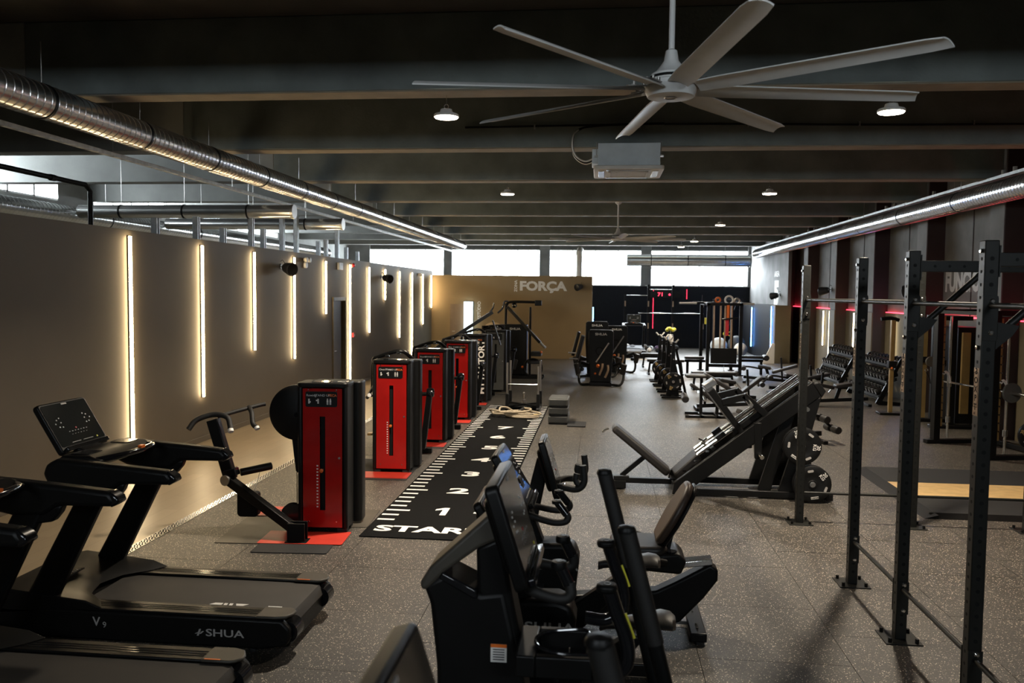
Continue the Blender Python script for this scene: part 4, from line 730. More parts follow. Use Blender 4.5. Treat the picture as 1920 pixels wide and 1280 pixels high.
for y, s in ((YN+.05, -1), (YF-.05, 1)):
    O('sled_arm', 'black_metal', t, bar((1.52, y, 1.18), (1.80, y, 1.26), .07, .08), bar((1.78, y, 1.28), (2.08, y, 1.02), .07, .08), bevel=.006); O('loading_peg', 'chrome', t, cyl((1.83, y, 1.22), (1.83, y+s*.28, 1.19), .026, 14))
    O('hand_grip', 'chrome', t, cyl((1.30, y, 1.24), (1.30, y+s*.14, 1.22), .018, 12)); 
O('shoulder_roll', 'padding', t, cyl((1.08, YN+.1, 1.20), (1.08, YN+.35, 1.22), .045, 14), bevel=.01); O('sled_head', 'steel', t, box(1.40, YM, 1.38, .16, .22, .08, (0, -35, 0)), bevel=.01)
O('backrest', 'padding', t, tf(prism(rrect(-.46, .46, -.17, .17, .05), 'z', -.05, .05), (.55, 10.95, .50), (0, 39, 0)), bevel=.03, seg=3); O('seat_pad', 'padding', t, tf(prism(rrect(-.20, .20, -.20, .20, .05), 'z', -.05, .05), (1.14, 10.95, .32), (0, -44, 0)), bevel=.02, seg=3)
O('pad_bolt', 'chrome', t, *[cyl((1.08+.14*i+.02*j, 10.72, .28+.13*i), (1.08+.14*i+.02*j, 10.70, .28+.13*i), .014, 8) for i in range(3) for j in range(2)]); O('adjust_handle', 'chrome', t, tube([(.13, 10.8, .78), (.08, 10.8, .76), (.05, 10.8, .73)], .012, 8))
O('back_support', 'black_metal', t, bar((.62, 10.95, .42), (.30, 10.95, .14), .05, .06), bar((.28, 10.95, .09), (1.0, 10.95, .09), .08, .07), bb(.18, .36, 10.75, 11.15, .02, .12), bevel=.006); O('ratchet_plate', 'black_plastic', t, box(.30, 10.78, .15, .2, .06, .06), bevel=.01)
def plate(x, y, z, s, label, rot=0, group='black 20 kg plates on the leg press', kg='20', r=.225):
    t = thing('weight_plate', label, 'weight plate', (x, y, z), 0, group); th = .06*r/.225
    O('disc', 'plate_rubber', t, lathe([(.028, -th/2), (.05, -th/2), (.055, -th/2+.006), (r*.50, -th/2+.010), (r*.56, -th/2+.004), (r*.90, -th/2), (r, -th/2+.012), (r, th/2-.012), (r*.9, th/2), (r*.5, th/2-.01), (.05, th/2), (.028, th/2)], (0, 0, 0), 'y', 40)); O('hub_ring', 'steel', t, lathe([(.026, -th/2-.001), (.034, -th/2-.001), (.034, th/2+.001), (.026, th/2+.001)], (0, 0, 0), 'y', 20))
    for k in range(3):
        a = rot+120*k; q = radians(a); rr = r*.73
        if k < 2:
            for j, (w_, dr) in enumerate(((kg, .022), ('KG', -.026))):
                u = (rr+dr*r/.225); text('lettering', w_, 'yellow_print' if group.startswith('plates') else 'white_print', t, (u*cos(q), s*(th/2+.002), u*sin(q)), (90, 90-a, 0) if s < 0 else (90, a, 180), .055*r/.225, 1.05, .001, .0006)
        O('hand_slot', 'silver_print', t, tf(prism(rrect(-.035, .035, -.014, .014, .012), 'y', s*(th/2-.004), s*(th/2+.0015)), (rr*cos(q+1.05), 0, rr*sin(q+1.05)), (0, -(a+60)+90, 0)))
    b_ = O('brand_label', 'white_print', t, tf(bb(-.045, .045, s*(th/2+.0005), s*(th/2+.0016), -.015, .015), (rr*cos(radians(rot+240)), 0, rr*sin(radians(rot+240))), (0, -(rot+240)+90, 0)))
    text('lettering', 'BOXPT', 'hole_black', b_, (rr*cos(radians(rot+240)), s*(th/2+.0022), rr*sin(radians(rot+240))), (90, 90-(rot+240), 0), .024, 1.15, .0008, .0004)
    return t
plate(2.46, YN-.09, .70, -1, 'black 20 kg plate on the upper peg of the leg press', -20)
plate(2.46, YN-.16, .70, -1, 'black 20 kg plate outermost on the upper peg of the leg press', -5)
plate(2.59, YN-.09, .235, -1, 'black 20 kg plate on the lower peg of the leg press', 35); plate(2.59, YN-.16, .235, -1, 'black 20 kg plate outermost on the lower peg of the leg press', 40)
plate(2.46, YF+.09, .70, 1, 'black plate on the far side upper peg of the leg press', 10); plate(2.59, YF+.09, .235, 1, 'black plate on the far side lower peg of the leg press', 60)
# ================================================================= RIG
rg = thing('power_rig', 'tall black perforated steel rig with pull-up bars', 'power rig', (2.23, 0, 0))
HP = 2.85; PW = .08
def post(x, y, gussets=(), label_plate=False):
    p = O('post', 'rig_metal', rg, bb(x-PW/2, x+PW/2, y-PW/2, y+PW/2, .008, HP), bevel=.006)
    h = []
    z = .12
    while z < HP-.03:
        h += [cyl((x, y-PW/2-.0008, z), (x, y-PW/2+.001, z), .0125, 10), cyl((x-PW/2-.0008, y, z), (x-PW/2+.001, y, z), .0105, 10)]
        z += .075
    O('hole_row', 'hole_black', p, *h, kind='stuff')
    b_ = O('base_plate', 'rig_metal', rg, bb(x-.13, x+.13, y-.13, y+.13, 0, .01), bevel=.002)
    O('anchor_bolt', 'black_metal', b_, *[cyl((x+a*.095, y+c*.095, .01), (x+a*.095, y+c*.095, .04), .014, 6) for a in (-1, 1) for c in (-1, 1)])
    for z in gussets:
        g_ = O('gusset_plate', 'rig_metal', p, prism([(y-.042, z-.16), (y+.10, z-.03), (y+.10, z+.03), (y+.042, z+.07), (y-.042, z+.07)], 'x', x+PW/2, x+PW/2+.006), bb(x-PW/2-.002, x+PW/2+.002, y-PW/2-.006, y-PW/2, z-.18, z+.08), bevel=.002)
        O('bolt', 'chrome', p, *[lathe([(.016, 0), (.016, -.008), (.010, -.014), (.003, -.014)], (x+.005, y-PW/2-.006, q), 'y', 8) for q in (z+.05, z-.13)], *[lathe([(.014, 0), (.014, -.012), (.003, -.013)], (x-PW/2, y+.0, q), 'x', 6) for q in (HP-.06, z-.22)])
    if label_plate:
        lp = O('name_plate', 'brass_plate', p, bb(x-PW/2-.003, x-PW/2, y-.032, y+.032, 1.83, 2.11), bevel=.001)
        text('lettering', 'B\nO\nX\nP\nT', 'hole_black', lp, (x-PW/2-.0035, y, 1.985), FACE_LEFT, .052, 1.0, .0012, .0004)
        O('plate_frame', 'hole_black', lp, *[bb(x-PW/2-.004, x-PW/2-.003, a, b2, c, d) for a, b2, c, d in ((y-.027, y-.024, 1.88, 2.085), (y+.024, y+.027, 1.88, 2.085), (y-.027, y+.027, 2.082, 2.085), (y-.027, y+.027, 1.88, 1.883))])
        O('plate_screw', 'chrome', lp, *[cyl((x-PW/2-.003, y, z), (x-PW/2-.006, y, z), .007, 8) for z in (2.098, 1.845)])
    return p
PYS = [9.47, 7.5, 6.32, 5.13, 3.2]
for i, y in enumerate(PYS): post(0, y, (2.45,), True)
for x, y in ((1.20, 9.47), (2.4, 9.47), (1.2, 6.32), (1.2, 5.13)): post(x, y, (2.45,))
for a, b_ in zip(PYS[:-1], PYS[1:]):
    O('pull_up_bar', 'rig_metal', rg, cyl((0, a-PW/2, 2.475), (0, b_+PW/2, 2.475), .017, 14)); 
    O('bar_flange', 'rig_metal', rg, *[bb(-.035, .035, q-.004, q+.004, 2.39, 2.53) for q in (a-PW/2-.004, b_+PW/2+.004)])
for a, b_ in zip(PYS[1:-1], PYS[2:]):
    O('low_bar', 'rig_metal', rg, cyl((0, a-PW/2, .385), (0, b_+PW/2, .385), .017, 14)); O('bar_flange', 'rig_metal', rg, *[bb(-.042, .042, q-.004, q+.004, .20, .44) for q in (a-PW/2-.004, b_+PW/2+.004)]); O('bolt', 'chrome', rg, *[lathe([(.016, 0), (.016, -.008), (.008, -.014), (.002, -.014)], (.005, a-PW/2-.008, z), 'y', 8) for z in (.42, .23)])
O('low_bar', 'rig_metal', rg, cyl((PW/2, 9.47, .34), (1.2, 9.47, .34), .015, 12)); O('low_bar', 'rig_metal', rg, cyl((1.2, 9.47, .34), (2.4, 9.47, .34), .015, 12)); O('low_bar', 'rig_metal', rg, cyl((2.4, 9.47, .34), (3.3, 9.47, .34), .015, 12))
for y in (6.32, 5.13, 9.47):
    if y < 9: O('cross_beam', 'rig_metal', rg, bb(PW/2, 1.16, y-.03, y+.03, 2.70, 2.78), bevel=.004); O('hole_row', 'hole_black', rg, *[cyl((.14+.1*i, y-.0308, 2.74), (.14+.1*i, y-.028, 2.74), .010, 10) for i in range(10)], kind='stuff'); O('beam_flange', 'rig_metal', rg, bb(PW/2, PW/2+.008, y-.04, y+.04, 2.64, 2.82)); O('diagonal_brace', 'rig_metal', rg, cyl((PW/2, y, 2.28), (.50, y, 2.72), .022, 12)); O('brace_plate', 'rig_metal', rg, prism([(PW/2, 2.38), (PW/2, 2.22), (.13, 2.30), (.17, 2.36)], 'y', y-.036, y-.03), bevel=.001)
    else: O('pull_up_bar', 'rig_metal', rg, cyl((PW/2, y, 2.475), (1.16, y, 2.475), .016, 12))
# ================================================================= LIFTING PLATFORM
t = thing('lifting_platform', 'black lifting platform with pale wood centre strip, inside the rig', 'lifting platform', (3.7, 9.85, 0))
O('ramp_edge', 'black_metal', t, prism([(0, 0), (.16, .045), (.16, 0)], 'y', 0, 2.7), prism([(0, 0), (.12, .045), (.12, 0)], 'x', .1, 3.0)); O('rubber_panel', 'rubber_black', t, bb(.16, 3.0, .12, .93, .0015, .045)); O('rubber_panel', 'rubber_black', t, bb(.16, 3.0, 1.72, 2.7, .0015, .045))
for i in range(4): O('wood_plank', 'wood', t, bb(.16, 3.0, .93+.1975*i+.002, .93+.1975*(i+1)-.002, .0015, .046))
# ================================================================= DUMBBELL RACKS
def db_rack(x, y, L, rz, label, where, nper):
    t = thing('dumbbell_rack', label, 'dumbbell rack', (x, y, 0), rz, 'three-tier dumbbell racks'); e = Matrix.Rotation(radians(rz), 3, 'Z')
    # local: y along the rack, -x faces the room
    for s in (-1, 1): O('side_frame', 'black_metal', t, prism([(-.62, .04), (-.54, .0), (.22, .0), (.26, .05), (-.46, .10), (-.05, 1.02), (.06, 1.06), (.04, 1.12), (-.10, 1.08)], 'y', s*L/2-.03, s*L/2+.03), bevel=.008)
    tiers = ((-.44, .28), (-.27, .62), (-.10, .98))
    for j, (tx, tz) in enumerate(tiers):
        O('shelf', 'black_metal', t, *[tf(bb(-.015, .015, -L/2, L/2, -.03, .03), (tx+d, 0, tz-.05+d*.4)) for d in (-.10, .10)], tf(bb(-.15, .15, -L/2, L/2, -.008, 0), (tx, 0, tz-.085), (0, -22, 0)))
    tn = ('bottom', 'middle', 'top')
    for j, (tx, tz) in enumerate(tiers):
        n = nper; r = (.075, .068, .055)[j]
        for i in range(n):
            yy = -L/2+.1+(L-.2)*i/(n-1); p = e @ Vector((tx, yy, tz+r-.017)) + Vector((x, y, 0))
            if (j, n) not in DB:
                d = thing('dumbbell', '', 'dumbbell', p, rz)
                O('handle', 'chrome', d, tf(cyl((-.07, 0, 0), (.07, 0, 0), .015, 10), r=(0, -22, 0)))
                for s in (-1, 1): hd = O('head', 'plate_rubber', d, tf(lathe([(.012, s*.06), (r*.9, s*.06), (r, s*.075), (r, s*.145), (r*.85, s*.16), (.012, s*.16)], (0, 0, 0), 'x', 12), r=(0, -22, 0))); O('end_badge', 'steel', hd, tf(lathe([(.004, s*.1602), (r*.5, s*.1602), (r*.5, s*.163), (.004, s*.163)], (0, 0, 0), 'x', 12), r=(0, -22, 0)))
                DB[(j, n)] = d
            else: d = dup(DB[(j, n)], p, rz)
            d['label'] = 'black dumbbell, %s from the far end, %s tier of the rack %s' % (ORD[n-1-i], tn[j], where); d['group'] = 'dumbbells on the rack ' + where
DB = {}
db_rack(7.0, 24.6, 2.3, 0, 'three-tier black dumbbell rack standing farther from the camera', 'farther from the camera', 9)
db_rack(7.0, 21.3, 2.3, 0, 'three-tier black dumbbell rack nearer the perforated rig post', 'nearer the rig', 10)
# ================================================================= PLATE TREES
def tree(x, y, label, where, mono):
    t = thing('plate_tree', label, 'plate tree', (x, y, 0), 0, 'A-frame plate trees')
    O('a_frame', 'black_metal', t, prism([(-.16, .04), (.16, .04), (.06, .75), (.03, 1.36), (-.03, 1.36), (-.06, .75)], 'y', -.03, .03), bevel=.008); O('a_frame_leg', 'black_metal', t, bar((.06, .02, 1.2), (.34, .12, .02), .05, .05), bevel=.004); O('foot', 'black_metal', t, bb(-.28, .36, -.22, -.16, 0, .05), bb(-.28, .36, .16, .22, 0, .05), bb(-.04, .04, -.2, .2, .02, .07), bevel=.006)
    O('top_peg', 'white_paint', t, *[cyl((s*.05, s*.02, 1.34), (s*.12, s*.05, 1.42), .02, 10) for s in (-1, 1)]); O('loading_peg', 'chrome', t, cyl((0, -.26, .40), (0, .26, .40), .024, 12)); O('loading_peg', 'chrome', t, cyl((0, -.2, .95), (0, .2, .95), .02, 12))
    plate(x, y-.075, .40, -1, 'black plate with yellow print on the %s plate tree' % where, 150, 'plates on the plate trees'); plate(x, y-.15, .40, -1, 'outer black plate with yellow print on the %s plate tree' % where, 130, 'plates on the plate trees')
for i, (y, wd) in enumerate(((20.7, 'first'), (21.95, 'second'), (23.2, 'third'), (24.45, 'fourth'))): tree(1.78-.02*i, y, 'black A-frame plate tree, %s of four counting from the leg press' % wd, wd, 0)
# ================================================================= BENCHES
def pad(t, name, c, L, W, th, ry, rz=0, mat='padding'): return O(name, mat, t, tf(prism(rrect(-L/2, L/2, -W/2, W/2, .03), 'z', -th/2, th/2), c, (0, ry, rz)), bevel=.018)
def flat_bench(x, y, rz, label):
    t = thing('flat_bench', label, 'bench', (x, y, 0), rz, 'flat benches'); pad(t, 'pad', (0, 0, .44), 1.15, .30, .08, 0)
    O('spine', 'black_metal', t, bb(-.5, .5, -.03, .03, .33, .39), bevel=.004)
    for s in (-1, 1): O('leg', 'black_metal', t, bar((s*.48, 0, .38), (s*.52, 0, .04), .06, .05, (0, 1, 0)), bb(s*.52-.03, s*.52+.03, -.26, .26, 0, .05), bevel=.004)
    return t
fb = flat_bench(2.05, 26.6, 0, 'black flat bench between the plate trees and cable station'); dup(fb, (2.0, 29.2, 0), 0, 'black flat bench farther back beside the far treadmill'); dup(fb, (3.0, 22.6, 0), 0, 'low black flat bench in front of the cable station')
def incline(x, y, rz, label, a=-50, hb=.8, rollers=False):
    t = thing('incline_bench', label, 'bench', (x, y, 0), rz, 'incline benches')
    pad(t, 'back_pad', (-.22-.3*cos(radians(a)), 0, .52-.3*sin(radians(a))), .72, .28, .08, -a*-1); pad(t, 'seat_pad', (.05, 0, .46), .36, .30, .08, -10)
    O('spine', 'black_metal', t, bar((-.62, 0, .08), (.62, 0, .16), .07, .08), bar((-.1, 0, .12), (.0, 0, .44), .06, .08, (1, 0, 0)), bar((-.45, 0, .12), (-.4, 0, .75), .05, .05, (1, 0, 0)), bevel=.006); O('foot', 'black_metal', t, bb(-.66, -.58, -.3, .3, 0, .06), bb(.56, .64, -.25, .25, 0, .06), bevel=.006); O('adjust_plate', 'steel', t, box(-.2, 0, .36, .2, .06, .02, (0, -50, 0)))
    if rollers:
        for s in (-1, 1): O('foam_roller', 'padding', t, cyl((.62, s*.04, .42), (.62, s*.24, .42), .065, 16), bevel=.015); O('foam_roller', 'padding', t, cyl((.82, s*.04, .24), (.82, s*.24, .24), .065, 16), bevel=.015)
        O('roller_arm', 'black_metal', t, tube([(.1, 0, .4), (.5, 0, .46), (.62, 0, .42), (.8, 0, .26), (.9, 0, .18)], .025, 8))
    return t
incline(2.75, 18.6, 0, 'black incline bench with low front pad just behind the leg press', 35)
incline(3.1, 20.4, 180, 'black incline bench with chrome joints beside the plate trees', 40)
incline(3.2, 14.7, 10, 'black leg curl bench with rollers beyond the inclined rails', 20, rollers=True)
incline(4.95, 22.0, 180, 'black decline bench with foam rollers near the dumbbell racks', 12, rollers=True)
incline(4.75, 24.6, 170, 'black sloping sit-up bench beyond the foam roller bench', 18, rollers=True)
incline(5.55, 20.0, 0, 'black adjustable bench in front of the nearer dumbbell rack', 10)
# preacher style bench seen between the trees and the leg press
t = thing('preacher_bench', 'black preacher bench with slanted arm pad behind the leg press', 'bench', (2.1, 17.6, 0)); pad(t, 'arm_pad', (.33, 0, .72), .62, .5, .08, 30); pad(t, 'front_pad', (-.12, 0, .84), .42, .42, .06, 0); O('upright', 'black_metal', t, bb(-.03, .03, -.03, .03, .04, .82), bb(.3, .36, -.03, .03, .04, .66), bevel=.004); O('foot', 'black_metal', t, bb(-.3, .5, -.3, -.24, 0, .05), bb(-.3, .5, .24, .3, 0, .05), bb(-.04, .04, -.3, .3, .0, .05), bb(.29, .37, -.3, .3, 0, .05), bevel=.004); O('foot_cap', 'rubber_black', t, cyl((-.34, -.27, .035), (-.28, -.27, .035), .035, 12))
# ================================================================= CABLE MULTI STATION
t = thing('cable_multi_station', 'tall black multi-stack cable station in the middle distance', 'cable machine', (3.85, 27.6, 0))
for x in (-.5, .5):
    for y in (-.9, .9): O('post', 'black_metal', t, bb(x-.05, x+.05, y-.05, y+.05, 0, 2.2), bevel=.006); O('post_foot', 'black_metal', t, bb(x-.1, x+.1, y-.1, y+.1, 0, .03))
O('top_frame', 'black_metal', t, bb(-.55, .55, -.95, -.87, 2.18, 2.27), bb(-.55, .55, .87, .95, 2.18, 2.27), bb(-.55, -.45, -.95, .95, 2.18, 2.27), bb(.45, .55, -.95, .95, 2.18, 2.27), bb(-.9, .95, -.04, .04, 2.22, 2.29), bevel=.006)
O('pull_up_grip', 'white_paint', t, cyl((-1.35, -.3, 2.24), (-.8, -.3, 2.24), .03, 12), cyl((.6, -.3, 2.24), (1.0, -.3, 2.24), .03, 12)); O('guide_rod', 'brass_plate', t, *[cyl((x, y, .5), (x, y, 2.2), .018, 10) for x in (-.32, -.12, .02, .22) for y in (-.93, -.80)]); O('mid_bar', 'black_metal', t, tube([(-.1, -.95, 1.75), (.1, -1.05, 1.78), (.4, -.95, 1.8)], .025, 8)); O('weight_stack', 'black_metal', t, *[bb(-.34, .30, -1.0, -.80, .40+.05*i, .445+.05*i) for i in range(9)]); O('stack_shroud', 'black_plastic', t, bb(-.42, .38, -1.04, -1.02, .38, .86)); O('lower_beam', 'black_metal', t, bb(-.5, .5, -.95, -.85, .26, .36), bevel=.006)
O('pulley', 'white_paint', t, ring((.12, -.9, 2.36), .12, .03, 'y', 20, 8)); O('pulley', 'orange', t, ring((-.22, -.9, 2.36), .07, .03, 'y', 16, 8)); O('pulley', 'steel', t, ring((.36, -.9, 2.33), .08, .03, 'y', 16, 8)); O('red_strap', 'red_plain', t, bb(.02, .12, -.99, -.97, 1.25, 1.75)); O('orange_strap', 'orange', t, bb(.05, .13, -.985, -.965, 1.75, 2.2)); O('green_tag', 'yellow_strip', t, bb(-.62, -.56, -.96, -.93, 1.6, 1.8)); O('cable', 'steel', t, cyl((0, -1.0, .1), (0, -1.0, .4), .006, 6), ball((0, -1.0, .12), .04)); pad(t, 'seat_pad', (.95, -.4, .55), .7, .3, .09, 0); pad(t, 'seat_pad', (-.85, -.4, .5), .6, .3, .09, 0); O('seat_frame', 'black_metal', t, bb(.5, 1.3, -.44, -.36, .4, .48), bb(1.2, 1.28, -.44, -.36, 0, .42), bb(-1.15, -.5, -.44, -.36, .36, .44), bb(-1.1, -1.02, -.44, -.36, 0, .4), bevel=.005); O('foam_roller', 'padding', t, cyl((1.35, -.7, .55), (1.35, -.3, .55), .09, 16), bevel=.015)
# ================================================================= CENTRAL WEIGHT MACHINES
def shielded(x, y, rz, label, cls=1, z=1.5):
    t = thing('selector_machine', label, 'gym machine', (x, y, 0), rz, 'black shielded weight machines')
    sh = O('stack_shield', 'black_plastic', t, prism([(-.28, .10), (.28, .10), (.34, 1.0), (.34, z-.05), (.28, z), (-.28, z), (-.34, z-.05), (-.34, 1.0)], 'y', 0, .09), bevel=.02); O('shield_edge', 'ac_body', sh, bb(-.30, .30, .02, .08, z-.004, z+.004), bevel=.002); text('lettering', 'SHUA', 'white_print', sh, (0, -.003, z-.12), FACE_CAM, .09, 1.4, .002, .001)
    O('emblem', 'black_gloss', sh, ring((-.03, -.004, .95), .10, .01, 'y', 24, 6)); O('shield', 'black_plastic', t, prism([(-.26, .10), (.26, .10), (.32, 1.0), (.30, z-.03), (-.30, z-.03), (-.32, 1.0)], 'y', .28, .35), bevel=.02); O('base_frame', 'black_metal', t, bb(-.3, .3, -.05, .4, .02, .10), tube([(-.3, -.1, .05), (-.55, .0, .05), (-.6, .2, .3), (-.5, .4, .6)], .035, 10), tube([(.3, -.1, .05), (.55, .0, .05), (.62, .2, .3), (.5, .4, .6)], .035, 10))
    O('motion_rod', 'steel', t, cyl((-.12, -.05, .65), (.22, -.05, 1.18), .022, 10)); O('lever_link', 'brass_plate', t, tube([(.06, -.08, .62), (.05, -.1, .5), (.0, -.1, .36), (-.02, -.1, .30)], .032, 10), tube([(.20, -.08, .58), (.21, -.1, .45), (.16, -.1, .3), (.13, -.1, .24)], .032, 10)); O('selector_knob', 'orange', t, ball((-.07, -.06, .55), .05, 10), ball((-.14, -.06, .34), .03, 10))
    for s in (-1, 1): O('swing_arm', 'black_metal', t, tube([(s*.35, .1, .55), (s*.55, .0, .62), (s*.62, -.1, .45)], .045, 8)); O('roller_pad', 'padding', t, cyl((s*.66, -.15, .62), (s*.60, -.1, .34), .07, 14), bevel=.015)
    pad(t, 'back_pad', (-.62, .5, .98), .10, .4, .75, 14); pad(t, 'seat_pad', (-.5, .5, .52), .4, .4, .10, 0); O('hand_grip', 'steel', t, cyl((-.62, .0, .72), (-.85, -.05, .74), .022, 10)); O('counterweight', 'black_gloss', t, *[ball((s*.5, -.05, .45), .055, 10) for s in (-1, 1)]); return t
shielded(.02, 22.9, -4, 'black weight machine with white logo shield at the front of the central cluster', z=1.53); shielded(-.10, 25.2, 3, 'black weight machine standing tallest in the central cluster', z=1.68); shielded(.52, 26.8, 3, 'black weight machine at the far treadmill side of the central cluster', z=1.5)
t = shielded(-2.85, 23.2, 60, 'black shield machine with lettering at the end of the red row', z=1.62)
t = thing('pulldown_machine', 'black pulldown machine with tall bent frame against the ochre partition', 'gym machine', (-2.35, 24.4, 0)); O('mast', 'black_metal', t, tube([(-.45, .3, 0), (-.45, .3, 2.0), (-.42, .3, 2.15), (-.28, .3, 2.24), (.5, .2, 2.24)], .04, 10), bevel=0); O('mast', 'black_metal', t, tube([(.28, .3, 0), (.28, .3, 2.1)], .035, 10)); O('swing_arm', 'black_metal', t, bar((-.36, -.1, 2.1), (.62, -.25, 1.08), .09, .08), bevel=.008); O('arm_end', 'steel', t, cyl((.62, -.25, 1.08), (.78, -.28, .93), .035, 10)); O('pulley_box', 'black_plastic', t, box(.52, .2, 2.22, .2, .12, .16), bevel=.02); O('pulley', 'black_gloss', t, ring((-.2, .28, 2.14), .05, .03, 'y', 14, 8)); O('weight_housing', 'black_plastic', t, bb(-.5, .2, .1, .5, .1, 1.58), bevel=.02); pad(t, 'thigh_pad', (.5, 0, .74), .3, .5, .12, 0); pad(t, 'seat_pad', (.45, 0, .5), .4, .35, .1, 0); O('base_ring', 'black_metal', t, ring((.4, -.05, .32), .26, .035, 'y', 24, 8)); O('selector_knob', 'orange', t, ball((.65, -.2, .8), .04, 10), ball((.1, -.1, .35), .04, 10)); O('base_frame', 'black_metal', t, bb(-.5, .7, -.1, 0, .0, .09), bb(-.5, .7, .4, .5, 0, .09), bevel=.006)
text('lettering', 'SHUA', 'white_print', [o for o in t.children if o.name.startswith('weight_housing')][0], (-.15, .098, 1.45), FACE_CAM, .09, 1.4, .002, .001)
# ================================================================= SMITH MACHINE AND CABLE MACHINE BY THE RIGHT WALL
t = thing('smith_machine', 'black smith machine with chrome guide rods and barbell', 'smith machine', (6.15, 14.4, 0), 12)
for s in (-1, 1):
    yv = s*.72
    O('post', 'black_metal', t, bb(-.28, -.17, yv-.06, yv+.06, .06, 2.28), bevel=.006); O('hook_rail', 'ochre_metal', t, bb(-.165, -.12, yv-.03, yv+.03, .3, 2.2)); O('safety_stud', 'chrome', t, *[cyl((-.145, yv-.03, .45+.13*i), (-.145, yv-.07, .45+.13*i), .013, 8) for i in range(13)]); O('guide_rod', 'chrome', t, cyl((0, yv, .08), (0, yv, 2.2), .02, 14)); O('base_foot', 'black_metal', t, bb(-.4, .9, yv-.06, yv+.06, .0, .07), bevel=.008); O('rear_post', 'black_metal', t, bb(.7, .8, yv-.05, yv+.05, .06, 2.25), bevel=.006); O('roof_beam', 'black_metal', t, bb(-.28, .8, yv-.04, yv+.04, 2.24, 2.32), bevel=.005); O('hook', 'white_paint', t, tube([(-.02, yv-.05, 1.05), (-.05, yv-.05, 1.18), (-.10, yv-.05, 1.24), (-.15, yv-.05, 1.20)], .022, 8)); O('slide_block', 'chrome', t, cyl((0, yv, .98), (0, yv, 1.16), .034, 14)); O('stopper', 'steel', t, cyl((0, yv, .36), (0, yv, .46), .035, 12))
O('cross_beam', 'black_metal', t, bb(.7, .8, -.72, .72, 2.2, 2.28), bb(.7, .8, -.72, .72, .02, .1), bb(-.26, -.2, -.72, .72, 2.24, 2.3), bevel=.005); O('barbell', 'chrome', t, cyl((-.02, -1.05, 1.06), (-.02, 1.0, 1.06), .016, 14)); O('bar_sleeve', 'chrome', t, cyl((-.02, -1.15, 1.06), (-.02, -.80, 1.06), .025, 14)); O('green_plate', 'step_grey', t, lathe([(.02, -.02), (.15, -.02), (.155, 0), (.15, .02), (.02, .02)], (-.02, -.86, 1.06), 'y', 28))
for i, (x, z, r) in enumerate(((.45, .42, .225), (.5, 1.15, .2))): plate(6.15+x, 13.45, z, -1, ('black plate stored low on the smith machine', 'smaller black plate stored high on the smith machine')[i], 40, 'plates on the smith machine', '20', r)
t = thing('cable_machine', 'cable crossover machine with ochre columns behind the smith machine', 'cable machine', (6.75, 17.3, 0))
for y in (-.5, .35):
    O('guide_column', 'ochre_metal', t, bb(-.30, -.19, y-.03, y+.03, .08, 2.02), bevel=.004); O('post', 'black_metal', t, bb(-.1, .02, y-.05, y+.05, .0, 2.1), bevel=.005); O('base_foot', 'black_metal', t, bb(-.42, .4, y-.08, y+.08, .0, .07), bevel=.015); O('pulley_carriage', 'black_plastic', t, bb(-.36, -.16, y-.06, y+.06, 1.2, 1.32), bevel=.01); O('pulley', 'dark_mat', t, lathe([(.01, -.03), (.10, -.03), (.085, 0), (.10, .03), (.01, .03)], (-.42, y, 1.28), 'y', 24)); O('carabiner', 'chrome', t, ring((-.5, y, 1.12), .03, .006, 'y', 14, 6)); O('handle_strap', 'black_plastic', t, tube([(-.5, y, 1.08), (-.44, y, .95), (-.42, y, .86)], .012, 6)); O('status_light', 'red_digit', t, ball((-.35, y-.06, .74), .012, 8))
O('top_beam', 'black_metal', t, bb(-.2, .3, -.55, .4, 2.08, 2.16), bevel=.005); O('weight_cover', 'ochre_metal', t, bb(.1, .25, -.6, -.54, .3, 1.85), bevel=.004); O('stack_cover', 'black_plastic', t, bb(.05, .45, -.52, .36, .1, 1.95), bevel=.01)
t = thing('cable_column', 'slim ochre cable column beside the nearer dumbbell rack', 'cable machine', (6.2, 18.6, 0)); O('column', 'ochre_metal', t, bb(-.04, .04, -.04, .04, .05, 2.02), bevel=.004); O('base_foot', 'black_metal', t, bb(-.25, .25, -.15, .15, 0, .05), bevel=.012); O('pulley_head', 'black_plastic', t, tube([(-.25, 0, 2.04), (-.05, 0, 2.06), (.12, 0, 2.02)], .04, 8)); O('pulley_carriage', 'black_plastic', t, bb(-.08, .08, -.08, .08, 1.0, 1.15), bevel=.01); O('status_light', 'orange', t, ball((-.02, -.09, 1.0), .025, 8))
# ================================================================= DARK FAR ZONE
t = thing('far_rack', 'black squat rack with pull-up bar against the dark wall', 'rack', (2.7, 38.6, 0))
for x in (-1.6, -.55, .55, 1.9): O('post', 'black_metal', t, bb(x-.05, x+.05, -.05, .05, 0, 2.95 if abs(x) < 1 else 2.5)); O('post_label', 'brass_plate', t, bb(x-.03, x+.03, -.053, -.05, 1.95, 2.2), bb(x-.03, x+.03, -.053, -.05, .95, 1.2))
O('pull_up_bar', 'chrome', t, cyl((-.55, 0, 2.72), (.55, 0, 2.72), .02, 10), cyl((-1.6, 0, 2.45), (-.55, 0, 2.45), .02, 10)); O('top_bar', 'steel', t, cyl((-.7, 0, 2.9), (1.95, 0, 2.9), .02, 10)); O('barbell', 'chrome', t, cyl((-1.0, -.2, 1.65), (1.9, -.2, 1.65), .015, 10)); O('bar_sleeve', 'chrome', t, cyl((-.35, -.2, 1.65), (.2, -.2, 1.65), .03, 10), cyl((1.0, -.2, 1.65), (1.6, -.2, 1.65), .03, 10))
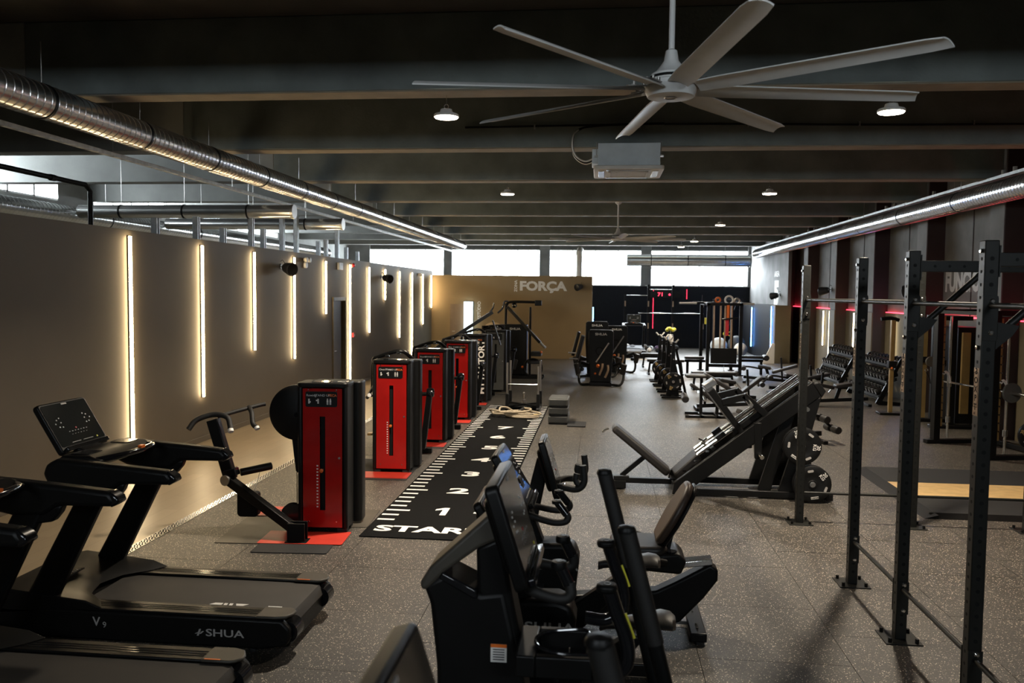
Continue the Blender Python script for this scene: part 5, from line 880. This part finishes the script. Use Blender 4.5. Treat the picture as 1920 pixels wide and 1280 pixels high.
t = thing('wall_timer', 'red digital interval timer on the dark far wall', 'timer', (3.0, FY-.02, 2.5)); O('case', 'black_plastic', t, bb(-.7, .7, -.05, .0, -.16, .16)); text('digits', '71', 'red_digit', t, (-.22, -.052, 0), FACE_CAM, .24, 1.2, .004); O('dot', 'red_digit', t, ball((.2, -.055, 0), .05, 10))
for i, (x, z0, z1) in enumerate(((2.45, .9, 2.7), (4.0, 2.3, 2.75))): tag(O('red_marker_strip', 'red_digit', None, bb(x-.012, x+.012, FY-.03, FY-.001, z0, z1)), ('long red light strip', 'short red light strip')[i]+' on the dark far wall beside the timer', 'light strip', 'red strips on the far wall')
random.seed(11)
cols = [('purple', 'purple'), ('white_paint', 'white'), ('step_grey', 'grey'), ('rubber_black', 'black'), ('dark_mat', 'brown'), ('ac_body', 'pale grey')]
for i in range(10):
    m_, cn = cols[i % 6]; x = .9+i*.27; r = random.uniform(.11, .16)
    t = thing('medicine_ball', '%s medicine ball, %s from the partition along the dark wall' % (cn, ORD[i]), 'medicine ball', (x, 37.6+random.uniform(-.1, .1), 0), 0, 'medicine balls on the floor'); O('ball', m_, t, ball((0, 0, r), r, 16)); O('seam', 'hole_black', t, ring((0, 0, r), r, .004, 'y', 20, 4))
for i in range(7):
    m_, cn = cols[(i*2+1) % 6]; t = thing('kettlebell', '%s kettlebell, %s in the row before the medicine balls' % (cn, ORD[i]), 'kettlebell', (1.1+i*.34, 36.6, 0), 0, 'kettlebells on the floor'); O('bell', m_, t, ball((0, 0, .10), .10, 14)); O('grip', 'black_metal', t, tube([(-.07, 0, .15), (-.08, 0, .22), (0, 0, .27), (.08, 0, .22), (.07, 0, .15)], .016, 8))
for i, (x, y, r, m_, lb) in enumerate(((5.0, 36.2, .36, 'ac_body', 'large pale grey gym ball under the blue light'), (5.9, 37.2, .38, 'step_grey', 'large dark grey gym ball in the dark corner'), (5.75, 35.2, .28, 'ac_white', 'small whitish gym ball in front of the dark corner'))):
    t = thing('gym_ball', lb, 'gym ball', (x, y, 0), 0, 'gym balls'); O('ball', m_, t, ball((0, 0, r), r, 24)); O('valve', 'white_paint', t, cyl((0, -r+.002, r), (0, -r-.003, r), .015, 8)); O('seam', 'black_plastic', t, ring((0, 0, r), r, .003, 'z', 28, 4))
t = thing('suspension_trainer', 'black and yellow suspension straps hanging in the dark corner', 'straps', (5.1, 34.5, 0)); O('strap', 'black_plastic', t, bar((-.35, 0, 2.3), (0, 0, 1.1), .04, .006), bar((.35, 0, 2.3), (0, 0, 1.1), .04, .006)); O('handle', 'yellow_strip', t, ring((-.08, 0, .95), .08, .018, 'y', 16, 6), ring((.1, 0, .95), .08, .018, 'y', 16, 6)); O('top_rail', 'black_metal', t, bb(-.6, .6, -.03, .03, 2.28, 2.34), bb(-.6, -.52, -.04, .04, 0, 2.3), bb(.52, .6, -.04, .04, 0, 2.3))
t = thing('flower_vase', 'white vase with yellow flowers beside the cable station', 'vase', (2.55, 31.0, 0)); O('stand', 'black_metal', t, bb(-.15, .15, -.15, .15, 0, .72), bevel=.01); O('vase', 'white_paint', t, lathe([(.06, .72), (.10, .76), (.11, .95), (.09, 1.06), (.07, 1.06)], (0, 0, 0), 'z', 18)); O('flower', 'yellow_strip', t, *[ball((.13*cos(q), .1*sin(q), 1.24+.05*sin(q*3)), .07, 8) for q in (0, 1.1, 2.2, 3.3, 4.4, 5.4)]); O('stem', 'step_grey', t, *[cyl((0, 0, 1.05), (.1*cos(q), .08*sin(q), 1.2), .006, 6) for q in (0, 1.6, 3.2, 4.8)])
t = thing('foam_wedge', 'white slanted board leaning against the olive column base', 'board', (6.3, 31.6, 0)); O('panel', 'white_paint', t, prism([(-.35, 0), (.08, 0), (.08, .75), (-.02, .75)], 'y', -.03, .03), bevel=.005)
text_to_mesh()
